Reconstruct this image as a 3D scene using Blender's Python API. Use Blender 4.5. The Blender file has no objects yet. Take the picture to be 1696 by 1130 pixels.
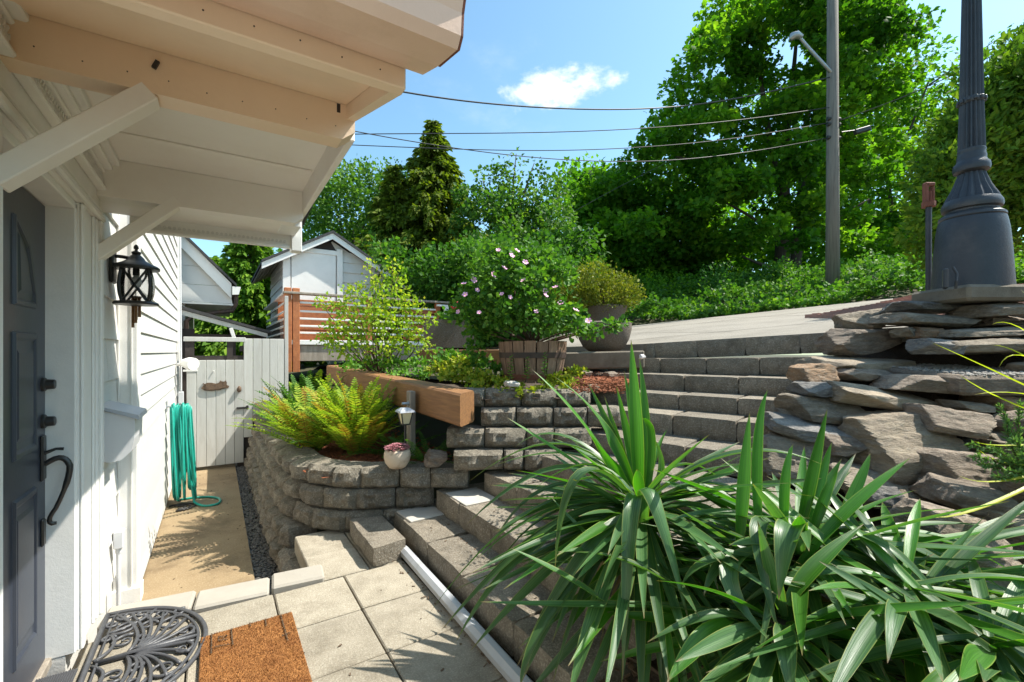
import bpy, math, random
import numpy as np
from math import sin, cos, pi, sqrt, atan2, radians
random.seed(7)
rng = np.random.default_rng(11)
SC = bpy.context.scene
COL = SC.collection

# ------------------------------------------------------------------ camera
F, CX, HY, CZ = 754.0, 848.0, 583.0, 1.4
YAW = math.atan((848 - 357) / 754.0)
FW = (sin(YAW), cos(YAW)); RT = (FW[1], -FW[0])
cam_d = bpy.data.cameras.new('camera')
cam = bpy.data.objects.new('camera', cam_d); COL.objects.link(cam)
cam.location = (0, 0, CZ); cam.rotation_euler = (pi / 2, 0, -YAW)
cam_d.sensor_width = 36.0; cam_d.lens = 36.0 * F / 1696.0; cam_d.shift_y = 18.0 / 1696.0
cam_d.clip_start = 0.03; cam_d.clip_end = 2000
SC.camera = cam

# ------------------------------------------------------------------ sky and sun
SUN = (1.0, -0.35, 1.55)
EL = math.atan2(SUN[2], math.hypot(SUN[0], SUN[1])); AZ = math.atan2(SUN[0], SUN[1])
w = bpy.data.worlds.new('World'); SC.world = w; w.use_nodes = True
nt = w.node_tree; nt.nodes.clear()
wo = nt.nodes.new('ShaderNodeOutputWorld'); bg = nt.nodes.new('ShaderNodeBackground')
sky = nt.nodes.new('ShaderNodeTexSky'); sky.sky_type = 'NISHITA'; sky.sun_disc = False
sky.sun_elevation = EL; sky.sun_rotation = AZ; sky.air_density = 1.0; sky.dust_density = 1.0; sky.ozone_density = 0.6
bg.inputs['Strength'].default_value = 0.115
# one small cumulus and faint wisps, placed by direction in the sky dome
geo = nt.nodes.new('ShaderNodeTexCoord')
mp = nt.nodes.new('ShaderNodeMapping'); mp.vector_type = 'POINT'
cl = nt.nodes.new('ShaderNodeTexNoise'); cl.inputs['Scale'].default_value = 13.0; cl.inputs['Detail'].default_value = 7.0; cl.inputs['Roughness'].default_value = 0.6
nt.links.new(geo.outputs['Generated'], mp.inputs['Vector']); mp.inputs['Scale'].default_value = (1, 1, 1.9)
nt.links.new(mp.outputs['Vector'], cl.inputs['Vector'])
cdx = FW[0] + (915 - CX) / F * RT[0]; cdy = FW[1] + (915 - CX) / F * RT[1]; cdz = (HY - 148) / F
cn = sqrt(cdx * cdx + cdy * cdy + cdz * cdz); cdir = (cdx / cn, cdy / cn, cdz / cn)
sub = nt.nodes.new('ShaderNodeVectorMath'); sub.operation = 'SUBTRACT'; sub.inputs[1].default_value = cdir
nt.links.new(geo.outputs['Generated'], sub.inputs[0])
scv = nt.nodes.new('ShaderNodeVectorMath'); scv.operation = 'MULTIPLY'; scv.inputs[1].default_value = (8.5, 8.5, 24.0)
nt.links.new(sub.outputs['Vector'], scv.inputs[0])
ln = nt.nodes.new('ShaderNodeVectorMath'); ln.operation = 'LENGTH'; nt.links.new(scv.outputs['Vector'], ln.inputs[0])
ad = nt.nodes.new('ShaderNodeMath'); ad.operation = 'MULTIPLY_ADD'; ad.inputs[1].default_value = 2.4; ad.inputs[2].default_value = -0.85
nt.links.new(cl.outputs['Fac'], ad.inputs[0])
sb = nt.nodes.new('ShaderNodeMath'); sb.operation = 'SUBTRACT'
nt.links.new(ad.outputs[0], sb.inputs[0]); nt.links.new(ln.outputs['Value'], sb.inputs[1])
mr = nt.nodes.new('ShaderNodeMapRange'); mr.interpolation_type = 'SMOOTHSTEP'
mr.inputs['From Min'].default_value = -0.55; mr.inputs['From Max'].default_value = 0.25; mr.inputs['To Max'].default_value = 0.92
nt.links.new(sb.outputs[0], mr.inputs['Value'])
n2 = nt.nodes.new('ShaderNodeTexNoise'); n2.inputs['Scale'].default_value = 3.2; n2.inputs['Detail'].default_value = 8.0; n2.inputs['Roughness'].default_value = 0.62
nt.links.new(mp.outputs['Vector'], n2.inputs['Vector'])
mr2 = nt.nodes.new('ShaderNodeMapRange'); mr2.interpolation_type = 'SMOOTHSTEP'
mr2.inputs['From Min'].default_value = 0.56; mr2.inputs['From Max'].default_value = 0.85; mr2.inputs['To Max'].default_value = 0.22
nt.links.new(n2.outputs['Fac'], mr2.inputs['Value'])
mx = nt.nodes.new('ShaderNodeMath'); mx.operation = 'MAXIMUM'
nt.links.new(mr.outputs['Result'], mx.inputs[0]); nt.links.new(mr2.outputs['Result'], mx.inputs[1])
mixc = nt.nodes.new('ShaderNodeMix'); mixc.data_type = 'RGBA'
tint = nt.nodes.new('ShaderNodeMix'); tint.data_type = 'RGBA'; tint.blend_type = 'MULTIPLY'; tint.inputs['Factor'].default_value = 1.0
tint.inputs['B'].default_value = (0.98, 1.28, 1.24, 1); nt.links.new(sky.outputs['Color'], tint.inputs['A'])
nt.links.new(mx.outputs[0], mixc.inputs['Factor']); nt.links.new(tint.outputs['Result'], mixc.inputs['A'])
mixc.inputs['B'].default_value = (7.0, 7.1, 7.3, 1)
nt.links.new(mixc.outputs['Result'], bg.inputs['Color']); nt.links.new(bg.outputs['Background'], wo.inputs['Surface'])

sun_d = bpy.data.lights.new('sun', 'SUN'); sun_d.energy = 5.0; sun_d.angle = radians(0.5); sun_d.color = (1.0, 0.95, 0.86)
sun_o = bpy.data.objects.new('sun', sun_d); COL.objects.link(sun_o); sun_o.location = (20, -7, 31)
from mathutils import Vector, Matrix, Euler, noise as mnoise
sun_o.rotation_euler = Vector(SUN).to_track_quat('Z', 'Y').to_euler()

SC.view_settings.view_transform = 'Standard'; SC.view_settings.look = 'None'
SC.view_settings.exposure = 0.92; SC.view_settings.gamma = 1.0; SC.view_settings.use_curve_mapping = False
SC.cycles.use_denoising = True
SC.cycles.max_bounces = 10; SC.cycles.diffuse_bounces = 6; SC.cycles.transparent_max_bounces = 12

# ------------------------------------------------------------------ where a picture point lies in the place
def ray(px):
    t = (px - CX) / F
    return FW[0] + t * RT[0], FW[1] + t * RT[1]
def W(px, py, d):
    a, b = ray(px); return Vector((a * d, b * d, CZ + (HY - py) / F * d))
def PZ(px, py, z): return W(px, py, F * (CZ - z) / (py - HY))
def PX(px, py, X): return W(px, py, X / ray(px)[0])
def PY(px, py, Y): return W(px, py, Y / ray(px)[1])
RZ = lambda x, y: 1.49 + 0.13 * (x - 4.14) - 0.011 * (y - 3.61)      # the sloping road
def PR(px, py, dz=0.0):
    a, b = ray(px)
    d = (1.49 - .13 * 4.14 + .011 * 3.61 + dz - CZ) / ((HY - py) / F - .13 * a + .011 * b)
    return W(px, py, d)

# ------------------------------------------------------------------ materials
def _n(t, kind, **kw):
    n = t.nodes.new(kind)
    for k, v in kw.items(): n.inputs[k].default_value = v
    return n
def mat(name, c1, c2=None, scale=6.0, rough=0.7, bump=0.0, bscale=60.0, rand=0.12, speck=None, sscale=220.0, samt=0.35,
        metallic=0.0, stretch=(1, 1, 1), grime=None, gscale=2.0, gamt=0.4, spec=0.5, bump2=0.0, b2scale=10.0):
    m = bpy.data.materials.new(name); m.use_nodes = True; t = m.node_tree
    b = t.nodes['Principled BSDF']; b.inputs['Roughness'].default_value = rough; b.inputs['Metallic'].default_value = metallic
    b.inputs['Specular IOR Level'].default_value = spec
    c2 = c2 or tuple(x * .82 for x in c1)
    tc = t.nodes.new('ShaderNodeTexCoord'); oi = t.nodes.new('ShaderNodeObjectInfo')
    mu = t.nodes.new('ShaderNodeVectorMath'); mu.operation = 'MULTIPLY_ADD'; mu.inputs[1].default_value = stretch
    t.links.new(tc.outputs['Object'], mu.inputs[0])
    sc_ = t.nodes.new('ShaderNodeMath'); sc_.operation = 'MULTIPLY'; sc_.inputs[1].default_value = 37.0
    t.links.new(oi.outputs['Random'], sc_.inputs[0]); t.links.new(sc_.outputs[0], mu.inputs[2])
    V = mu.outputs[0]
    n1 = _n(t, 'ShaderNodeTexNoise', Scale=scale, Detail=6.0, Roughness=0.62); t.links.new(V, n1.inputs['Vector'])
    rp = t.nodes.new('ShaderNodeMapRange'); rp.inputs['From Min'].default_value = .32; rp.inputs['From Max'].default_value = .68
    t.links.new(n1.outputs['Fac'], rp.inputs['Value'])
    mix = t.nodes.new('ShaderNodeMix'); mix.data_type = 'RGBA'
    mix.inputs['A'].default_value = (*c1, 1); mix.inputs['B'].default_value = (*c2, 1)
    t.links.new(rp.outputs['Result'], mix.inputs['Factor']); out = mix.outputs['Result']
    if speck:
        n3 = _n(t, 'ShaderNodeTexNoise', Scale=sscale, Detail=3.0, Roughness=0.7); t.links.new(V, n3.inputs['Vector'])
        r3 = t.nodes.new('ShaderNodeMapRange'); r3.inputs['From Min'].default_value = .5; r3.inputs['From Max'].default_value = .66; r3.inputs['To Max'].default_value = samt
        t.links.new(n3.outputs['Fac'], r3.inputs['Value'])
        m3 = t.nodes.new('ShaderNodeMix'); m3.data_type = 'RGBA'; m3.inputs['B'].default_value = (*speck, 1)
        t.links.new(r3.outputs['Result'], m3.inputs['Factor']); t.links.new(out, m3.inputs['A']); out = m3.outputs['Result']
    if grime:
        n4 = _n(t, 'ShaderNodeTexNoise', Scale=gscale, Detail=8.0, Roughness=0.7); t.links.new(V, n4.inputs['Vector'])
        r4 = t.nodes.new('ShaderNodeMapRange'); r4.inputs['From Min'].default_value = .5; r4.inputs['From Max'].default_value = .72; r4.inputs['To Max'].default_value = gamt
        t.links.new(n4.outputs['Fac'], r4.inputs['Value'])
        m4 = t.nodes.new('ShaderNodeMix'); m4.data_type = 'RGBA'; m4.inputs['B'].default_value = (*grime, 1)
        t.links.new(r4.outputs['Result'], m4.inputs['Factor']); t.links.new(out, m4.inputs['A']); out = m4.outputs['Result']
    if rand:
        hs = t.nodes.new('ShaderNodeHueSaturation')
        rr = t.nodes.new('ShaderNodeMapRange'); rr.inputs['To Min'].default_value = 1 - rand; rr.inputs['To Max'].default_value = 1 + rand
        t.links.new(oi.outputs['Random'], rr.inputs['Value']); t.links.new(rr.outputs['Result'], hs.inputs['Value'])
        t.links.new(out, hs.inputs['Color']); out = hs.outputs['Color']
    t.links.new(out, b.inputs['Base Color'])
    nrm = None
    if bump:
        nb = _n(t, 'ShaderNodeTexNoise', Scale=bscale, Detail=5.0, Roughness=0.7); t.links.new(V, nb.inputs['Vector'])
        bp = t.nodes.new('ShaderNodeBump'); bp.inputs['Strength'].default_value = bump; bp.inputs['Distance'].default_value = 0.01
        t.links.new(nb.outputs['Fac'], bp.inputs['Height']); nrm = bp.outputs['Normal']
    if bump2:
        nb = _n(t, 'ShaderNodeTexNoise', Scale=b2scale, Detail=7.0, Roughness=0.65); t.links.new(V, nb.inputs['Vector'])
        bp = t.nodes.new('ShaderNodeBump'); bp.inputs['Strength'].default_value = bump2; bp.inputs['Distance'].default_value = 0.03
        t.links.new(nb.outputs['Fac'], bp.inputs['Height'])
        if nrm: t.links.new(nrm, bp.inputs['Normal'])
        nrm = bp.outputs['Normal']
    if nrm: t.links.new(nrm, b.inputs['Normal'])
    return m

def leafmat(name, dark, mid, light, rough=0.45, trans=0.35, attr='tint', spec=0.5):
    m = bpy.data.materials.new(name); m.use_nodes = True; t = m.node_tree
    b = t.nodes['Principled BSDF']; o = t.nodes['Material Output']
    at = t.nodes.new('ShaderNodeAttribute'); at.attribute_name = attr
    oi = t.nodes.new('ShaderNodeObjectInfo')
    cr = t.nodes.new('ShaderNodeValToRGB'); e = cr.color_ramp.elements
    e[0].position = 0; e[0].color = (*dark, 1); e[1].position = 1; e[1].color = (*light, 1)
    k = e.new(.5); k.color = (*mid, 1)
    t.links.new(at.outputs['Fac'], cr.inputs['Fac'])
    t.links.new(cr.outputs['Color'], b.inputs['Base Color']); b.inputs['Roughness'].default_value = min(.75, rough + .18)
    b.inputs['Specular IOR Level'].default_value = spec * .5
    tr = t.nodes.new('ShaderNodeBsdfTranslucent'); g = t.nodes.new('ShaderNodeMix'); g.data_type = 'RGBA'; g.blend_type = 'MULTIPLY'
    g.inputs['Factor'].default_value = 1.0; g.inputs['B'].default_value = (1.25, 1.35, 0.45, 1)
    t.links.new(cr.outputs['Color'], g.inputs['A']); t.links.new(g.outputs['Result'], tr.inputs['Color'])
    ms = t.nodes.new('ShaderNodeMixShader'); ms.inputs['Fac'].default_value = trans
    t.links.new(b.outputs['BSDF'], ms.inputs[1]); t.links.new(tr.outputs['BSDF'], ms.inputs[2])
    t.links.new(ms.outputs['Shader'], o.inputs['Surface'])
    return m

MT = {}
WHITE = (.80, .78, .735)
MT['white'] = mat('white_paint', WHITE, (.74, .73, .70), 3, .5, .12, 90, .03, grime=(.55, .51, .44), gscale=3, gamt=.18)
MT['cream'] = mat('bounce_tinted_paint', (.82, .63, .455), (.77, .575, .40), 2.5, .5, .10, 40, .02, grime=(.55, .44, .32), gscale=3, gamt=.2)  # warm bounced light on the near porch boards, put into their colour
MT['peach_bounce'] = mat('bounce_tinted_metal', (.74, .53, .41), (.67, .46, .345), 2.5, .45, .10, 40, .02, grime=(.40, .24, .17), gscale=3, gamt=.3)  # tan bounce light under the near gutter, painted into its colour
MT['soffit'] = mat('soffit_paint', (.83, .79, .73), (.79, .74, .68), 2.0, .6, .08, 40, .02, grime=(.6, .53, .45), gscale=2, gamt=.15)
MT['siding'] = mat('siding_paint', (.64, .63, .60), (.59, .58, .55), 2.0, .55, .25, 60, .04, stretch=(1, .25, 1), grime=(.5, .47, .42), gscale=3, gamt=.22)
MT['fence'] = mat('fence_paint', (.56, .55, .51), (.49, .48, .44), 3.0, .65, .35, 50, .07, stretch=(3, 3, .4), grime=(.32, .28, .22), gscale=5, gamt=.35)
MT['door'] = mat('door_paint', (.042, .050, .068), (.035, .041, .057), 3, .36, .05, 40, .02)
MT['black'] = mat('black_iron', (.018, .017, .016), (.03, .026, .022), 30, .45, .15, 80, .05)
MT['bronze'] = mat('oiled_bronze', (.05, .05, .05), (.07, .065, .06), 20, .38, .1, 60, .03, metallic=.6)
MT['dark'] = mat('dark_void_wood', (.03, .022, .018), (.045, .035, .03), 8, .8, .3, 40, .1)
MT['shingle_roof'] = mat('roof_shingle', (.035, .035, .037), (.06, .058, .056), 20, .9, .6, 120, .15)
MT['block'] = mat('split_face_concrete', (.20, .172, .130), (.120, .103, .078), 16, .95, 1.0, 62, .16, speck=(.38, .345, .28), sscale=80, samt=.65, grime=(.065, .062, .038), gscale=4, gamt=.65, bump2=.8, b2scale=22)
MT['step'] = mat('step_concrete', (.235, .198, .148), (.15, .125, .092), 12, .95, 1.0, 75, .16, speck=(.45, .41, .34), sscale=95, samt=.6, grime=(.085, .072, .05), gscale=3, gamt=.6, bump2=.3, b2scale=40)
MT['step_pale'] = mat('pale_step_slab', (.46, .43, .38), (.38, .355, .31), 6, .9, .4, 150, .05, grime=(.35, .3, .25), gscale=5, gamt=.4)
MT['paver'] = mat('paver_concrete', (.315, .275, .21), (.235, .202, .148), 6, .95, .7, 95, .10, speck=(.47, .43, .35), sscale=130, samt=.55, grime=(.15, .125, .09), gscale=3.0, gamt=.55)
MT['cap'] = mat('cap_block', (.36, .33, .28), (.31, .28, .235), 4, .85, .2, 120, .04, grime=(.3, .27, .22), gscale=3, gamt=.3)
MT['path'] = mat('alley_concrete', (.275, .198, .108), (.195, .132, .066), 2.2, .8, .35, 100, 0, grime=(.085, .054, .027), gscale=1.1, gamt=.85, speck=(.55, .47, .33), sscale=90, samt=.25)
MT['gravel'] = mat('gravel_stone', (.10, .097, .09), (.2, .19, .175), 30, .9, .3, 60, .5)
MT['palegravel'] = mat('pale_gravel_stone', (.34, .31, .27), (.22, .20, .175), 30, .9, .3, 60, .4)
MT['soil'] = mat('bed_soil', (.075, .05, .033), (.045, .03, .02), 14, .95, 1.0, 60, 0, speck=(.16, .11, .07), sscale=90, samt=.5, bump2=.8, b2scale=14)
MT['mulch'] = mat('red_bark_mulch', (.30, .095, .035), (.17, .05, .02), 40, .95, 1.0, 90, .35)
MT['earth'] = mat('pale_earth', (.36, .27, .18), (.25, .18, .12), 8, .95, .9, 40, 0, bump2=.8, b2scale=9)
MT['ground'] = mat('ground_cover', (.05, .06, .02), (.07, .055, .03), 2, .95, .8, 12, 0)
MT['road'] = mat('road_concrete', (.26, .232, .19), (.21, .186, .15), .9, .9, .5, 90, 0, speck=(.42, .40, .36), sscale=160, samt=.4, grime=(.14, .125, .10), gscale=.9, gamt=.55)
MT['brick'] = mat('brick_paver', (.40, .22, .165), (.32, .165, .125), 20, .9, .5, 120, .18)
MT['cedar'] = mat('cedar_beam', (.30, .145, .050), (.19, .085, .030), 5, .65, .35, 60, .05, stretch=(9, .7, 9), grime=(.17, .08, .035), gscale=4, gamt=.5)
MT['deckwood'] = mat('stained_deck_wood', (.46, .165, .055), (.33, .105, .036), 5, .6, .3, 60, .12, stretch=(3, 3, 3), grime=(.1, .035, .018), gscale=3, gamt=.4)
MT['greywood'] = mat('weathered_wood', (.33, .285, .23), (.22, .185, .145), 5, .85, .5, 70, .15, stretch=(6, 6, .6), grime=(.1, .08, .06), gscale=4, gamt=.5)
MT['stave'] = mat('barrel_oak', (.31, .195, .125), (.19, .115, .075), 6, .85, .5, 70, .18, stretch=(8, 8, .7), grime=(.08, .045, .03), gscale=4, gamt=.55)
MT['hoop'] = mat('rusty_hoop', (.055, .045, .04), (.09, .055, .04), 12, .7, .3, 60, .1, metallic=.3)
MT['agg'] = mat('exposed_aggregate', (.165, .128, .095), (.105, .082, .062), 60, .95, 1.0, 150, .06, speck=(.36, .32, .27), sscale=120, samt=.6)
MT['kerb'] = mat('stained_kerb', (.23, .195, .15), (.15, .12, .085), 5, .95, .6, 90, .1, grime=(.06, .055, .035), gscale=4, gamt=.6)
MT['pot'] = mat('glazed_sand_pot', (.60, .49, .37), (.52, .41, .30), 9, .6, .1, 40, 0, grime=(.22, .14, .09), gscale=9, gamt=.8)
MT['hose'] = mat('teal_hose_rubber', (.012, .36, .27), (.016, .29, .22), 30, .38, 0, 40, .05)
MT['pvc'] = mat('grey_pvc', (.42, .43, .44), (.36, .37, .385), 6, .4, .05, 60, 0, grime=(.2, .19, .17), gscale=5, gamt=.4)
MT['rubber'] = mat('mat_rubber', (.052, .052, .056), (.07, .07, .075), 30, .42, .15, 150, 0)
MT['coir'] = mat('coir_fibre', (.46, .20, .055), (.30, .115, .028), 14, .95, 1.0, 320, .2, grime=(.2, .08, .025), gscale=3, gamt=.45)
MT['print'] = mat('faded_black_print', (.05, .035, .02), (.10, .055, .025), 60, .95, .5, 300, .2)
MT['lamp'] = mat('lamp_post_paint', (.026, .028, .034), (.036, .038, .044), 5, .45, .3, 50, 0, grime=(.085, .078, .072), gscale=4.5, gamt=.55)
MT['rust'] = mat('rusty_red_iron', (.22, .075, .045), (.15, .05, .03), 25, .8, .5, 70, .05)
MT['polewood'] = mat('pole_wood', (.25, .215, .18), (.165, .14, .12), 3, .9, .6, 40, 0, stretch=(9, 9, .35), grime=(.09, .075, .06), gscale=3, gamt=.5)
MT['galv'] = mat('galvanised', (.45, .46, .47), (.36, .37, .38), 12, .45, .05, 50, .03, metallic=.7)
MT['wire'] = mat('wire_black', (.02, .02, .022), (.03, .03, .03), 10, .6, 0, 40, 0)
MT['bark'] = mat('bark', (.095, .075, .055), (.055, .042, .032), 4, .95, .9, 30, .12, stretch=(5, 5, .8))
MT['stem'] = mat('plant_stem', (.12, .075, .04), (.08, .05, .03), 15, .8, .3, 50, .1)
MT['petal'] = mat('pink_petal', (.72, .30, .52), (.80, .48, .64), 40, .6, 0, 40, .1)
MT['redpetal'] = mat('red_petal', (.62, .03, .04), (.5, .02, .05), 40, .6, 0, 40, .1)
MT['stamen'] = mat('yellow_stamen', (.75, .55, .12), (.6, .4, .08), 40, .7, 0, 40, .1)
MT['succ'] = mat('pink_succulent', (.52, .20, .21), (.33, .12, .15), 60, .5, 0, 40, .25)
MT['bulb'] = mat('lamp_shade_plastic', (.72, .66, .42), (.66, .6, .38), 8, .35, 0, 40, 0)
MT['tag'] = mat('crumpled_paper', (.72, .70, .69), (.55, .50, .48), 20, .8, .3, 40, 0)
MT['cat'] = mat('carved_plaque', (.17, .105, .06), (.085, .05, .03), 25, .7, .6, 60, 0)
MT['mailbox'] = mat('mailbox_metal', (.62, .62, .62), (.57, .57, .58), 4, .4, .05, 40, 0)
MT['lid'] = mat('mailbox_lid', (.40, .42, .46), (.35, .37, .41), 4, .35, .05, 40, 0)
ROCKC = {'g': ((.31, .25, .18), (.165, .132, .095)), 'b': ((.235, .222, .205), (.13, .122, .113)), 't': ((.40, .32, .225), (.235, .183, .13)), 'o': ((.34, .205, .11), (.19, .12, .07)), 'p': ((.315, .243, .18), (.175, .134, .10))}
for k, (a, b_) in ROCKC.items():
    MT['rock_' + k] = mat('wall_stone_' + k, a, b_, 7, .92, 1.0, 55, .16, stretch=(1, 1, 3.2), speck=(.42, .375, .30), sscale=42, samt=.4, grime=(.055, .045, .032), gscale=4, gamt=.75, bump2=1.0, b2scale=13)
def glassmat():
    m = bpy.data.materials.new('lantern_glass'); m.use_nodes = True; t = m.node_tree
    b = t.nodes['Principled BSDF']; b.inputs['Roughness'].default_value = .08; b.inputs['Transmission Weight'].default_value = 1.0; b.inputs['IOR'].default_value = 1.15
    nz = t.nodes.new('ShaderNodeTexNoise'); nz.inputs['Scale'].default_value = 60; bp = t.nodes.new('ShaderNodeBump'); bp.inputs['Strength'].default_value = .25
    t.links.new(nz.outputs['Fac'], bp.inputs['Height']); t.links.new(bp.outputs['Normal'], b.inputs['Normal'])
    return m
MT['glass'] = glassmat()
LM = {
 'maple': leafmat('maple_leaf', (.040, .13, .010), (.095, .24, .014), (.22, .38, .025), .5, .56),
 'broad': leafmat('broad_leaf', (.028, .090, .012), (.058, .16, .018), (.13, .26, .03), .45, .42),
 'loose': leafmat('pear_leaf', (.035, .105, .016), (.075, .18, .022), (.18, .31, .05), .4, .42),
 'conifer': leafmat('conifer_spray', (.06, .10, .010), (.125, .18, .014), (.215, .255, .02), .6, .42),
 'bright': leafmat('arborvitae_spray', (.06, .15, .012), (.13, .26, .018), (.25, .38, .03), .55, .38),
 'hedge': leafmat('hedge_spray', (.045, .11, .010), (.10, .20, .016), (.22, .31, .025), .55, .36),
 'yellow': leafmat('yellow_green_leaf', (.12, .25, .02), (.27, .42, .03), (.50, .46, .06), .45, .45),
 'rose': leafmat('rose_leaf', (.032, .105, .016), (.08, .205, .025), (.21, .36, .04), .4, .38),
 'azalea': leafmat('azalea_leaf', (.085, .125, .010), (.17, .205, .018), (.33, .30, .04), .4, .3),
 'sedum': leafmat('sedum_leaf', (.11, .21, .02), (.30, .36, .03), (.60, .52, .06), .5, .3),
 'cover': leafmat('cover_leaf', (.06, .16, .02), (.10, .25, .03), (.20, .36, .05), .45, .35),
 'fern': leafmat('fern_leaf', (.10, .20, .015), (.23, .36, .03), (.42, .46, .05), .5, .4),
 'fernrust': leafmat('fern_old_leaf', (.20, .10, .02), (.34, .21, .03), (.30, .33, .04), .6, .35),
 'ferndark': leafmat('fern_shade_leaf', (.03, .09, .015), (.06, .16, .02), (.14, .27, .04), .5, .35),
 'rosemary': leafmat('rosemary_leaf', (.06, .14, .05), (.13, .25, .08), (.25, .37, .13), .5, .3),
}

def yuccamat(name, c_low, c_high, edge):
    m = bpy.data.materials.new(name); m.use_nodes = True; t = m.node_tree
    b = t.nodes['Principled BSDF']; o = t.nodes['Material Output']
    uv = t.nodes.new('ShaderNodeUVMap'); uv.uv_map = 'UVMap'
    sx = t.nodes.new('ShaderNodeSeparateXYZ'); t.links.new(uv.outputs['UV'], sx.inputs[0])
    oi = t.nodes.new('ShaderNodeObjectInfo')
    cmb = t.nodes.new('ShaderNodeCombineXYZ')
    m1 = t.nodes.new('ShaderNodeMath'); m1.operation = 'MULTIPLY'; m1.inputs[1].default_value = 16.0; t.links.new(sx.outputs['X'], m1.inputs[0])
    m2 = t.nodes.new('ShaderNodeMath'); m2.operation = 'MULTIPLY'; m2.inputs[1].default_value = 1.2; t.links.new(sx.outputs['Y'], m2.inputs[0])
    m3 = t.nodes.new('ShaderNodeMath'); m3.operation = 'MULTIPLY'; m3.inputs[1].default_value = 50.0; t.links.new(oi.outputs['Random'], m3.inputs[0])
    for i, q in enumerate((m1, m2, m3)): t.links.new(q.outputs[0], cmb.inputs[i])
    nz = _n(t, 'ShaderNodeTexNoise', Scale=1.0, Detail=3.0, Roughness=.6); t.links.new(cmb.outputs[0], nz.inputs['Vector'])
    rp = t.nodes.new('ShaderNodeMapRange'); rp.inputs['From Min'].default_value = .3; rp.inputs['From Max'].default_value = .7; t.links.new(nz.outputs['Fac'], rp.inputs['Value'])
    mx1 = t.nodes.new('ShaderNodeMix'); mx1.data_type = 'RGBA'; mx1.inputs['A'].default_value = (*c_low, 1); mx1.inputs['B'].default_value = (*c_high, 1)
    t.links.new(rp.outputs['Result'], mx1.inputs['Factor'])
    hs = t.nodes.new('ShaderNodeHueSaturation'); rr = t.nodes.new('ShaderNodeMapRange'); rr.inputs['To Min'].default_value = .72; rr.inputs['To Max'].default_value = 1.25
    t.links.new(oi.outputs['Random'], rr.inputs['Value']); t.links.new(rr.outputs['Result'], hs.inputs['Value']); t.links.new(mx1.outputs['Result'], hs.inputs['Color'])
    # pale margin
    a1 = t.nodes.new('ShaderNodeMath'); a1.operation = 'SUBTRACT'; a1.inputs[1].default_value = .5; t.links.new(sx.outputs['X'], a1.inputs[0])
    a2 = t.nodes.new('ShaderNodeMath'); a2.operation = 'ABSOLUTE'; t.links.new(a1.outputs[0], a2.inputs[0])
    r2 = t.nodes.new('ShaderNodeMapRange'); r2.inputs['From Min'].default_value = .44; r2.inputs['From Max'].default_value = .495; r2.inputs['To Max'].default_value = .85; t.links.new(a2.outputs[0], r2.inputs['Value'])
    mx2 = t.nodes.new('ShaderNodeMix'); mx2.data_type = 'RGBA'; mx2.inputs['B'].default_value = (*edge, 1)
    t.links.new(r2.outputs['Result'], mx2.inputs['Factor']); t.links.new(hs.outputs['Color'], mx2.inputs['A'])
    # dry tip
    r5 = t.nodes.new('ShaderNodeMapRange'); r5.inputs['From Min'].default_value = .93; r5.inputs['From Max'].default_value = 1.0; t.links.new(sx.outputs['Y'], r5.inputs['Value'])
    mx3 = t.nodes.new('ShaderNodeMix'); mx3.data_type = 'RGBA'; mx3.inputs['B'].default_value = (.22, .15, .07, 1)
    t.links.new(r5.outputs['Result'], mx3.inputs['Factor']); t.links.new(mx2.outputs['Result'], mx3.inputs['A'])
    # dead brown blotches
    cb2 = t.nodes.new('ShaderNodeCombineXYZ')
    for i, (s_, k) in enumerate(((sx.outputs['X'], 2.0), (sx.outputs['Y'], 7.0))):
        q = t.nodes.new('ShaderNodeMath'); q.operation = 'MULTIPLY'; q.inputs[1].default_value = k; t.links.new(s_, q.inputs[0]); t.links.new(q.outputs[0], cb2.inputs[i])
    t.links.new(m3.outputs[0], cb2.inputs[2])
    nb = _n(t, 'ShaderNodeTexNoise', Scale=1.0, Detail=5.0, Roughness=.7); t.links.new(cb2.outputs[0], nb.inputs['Vector'])
    r6 = t.nodes.new('ShaderNodeMapRange'); r6.inputs['From Min'].default_value = .66; r6.inputs['From Max'].default_value = .76; r6.inputs['To Max'].default_value = .7; t.links.new(nb.outputs['Fac'], r6.inputs['Value'])
    mx4 = t.nodes.new('ShaderNodeMix'); mx4.data_type = 'RGBA'; mx4.inputs['B'].default_value = (.20, .13, .06, 1)
    t.links.new(r6.outputs['Result'], mx4.inputs['Factor']); t.links.new(mx3.outputs['Result'], mx4.inputs['A'])
    col = mx4.outputs['Result']
    t.links.new(col, b.inputs['Base Color']); b.inputs['Roughness'].default_value = .38; b.inputs['Specular IOR Level'].default_value = .55
    bp = t.nodes.new('ShaderNodeBump'); bp.inputs['Strength'].default_value = .5; bp.inputs['Distance'].default_value = .002
    t.links.new(nz.outputs['Fac'], bp.inputs['Height']); t.links.new(bp.outputs['Normal'], b.inputs['Normal'])
    tr = t.nodes.new('ShaderNodeBsdfTranslucent'); g = t.nodes.new('ShaderNodeMix'); g.data_type = 'RGBA'; g.blend_type = 'MULTIPLY'; g.inputs['Factor'].default_value = 1
    g.inputs['B'].default_value = (1.2, 1.5, .35, 1); t.links.new(col, g.inputs['A']); t.links.new(g.outputs['Result'], tr.inputs['Color'])
    ms = t.nodes.new('ShaderNodeMixShader'); ms.inputs['Fac'].default_value = .38
    t.links.new(b.outputs['BSDF'], ms.inputs[1]); t.links.new(tr.outputs['BSDF'], ms.inputs[2]); t.links.new(ms.outputs['Shader'], o.inputs['Surface'])
    return m
MT['yucca'] = yuccamat('yucca_blade', (.024, .085, .022), (.105, .205, .072), (.26, .29, .07))
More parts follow.
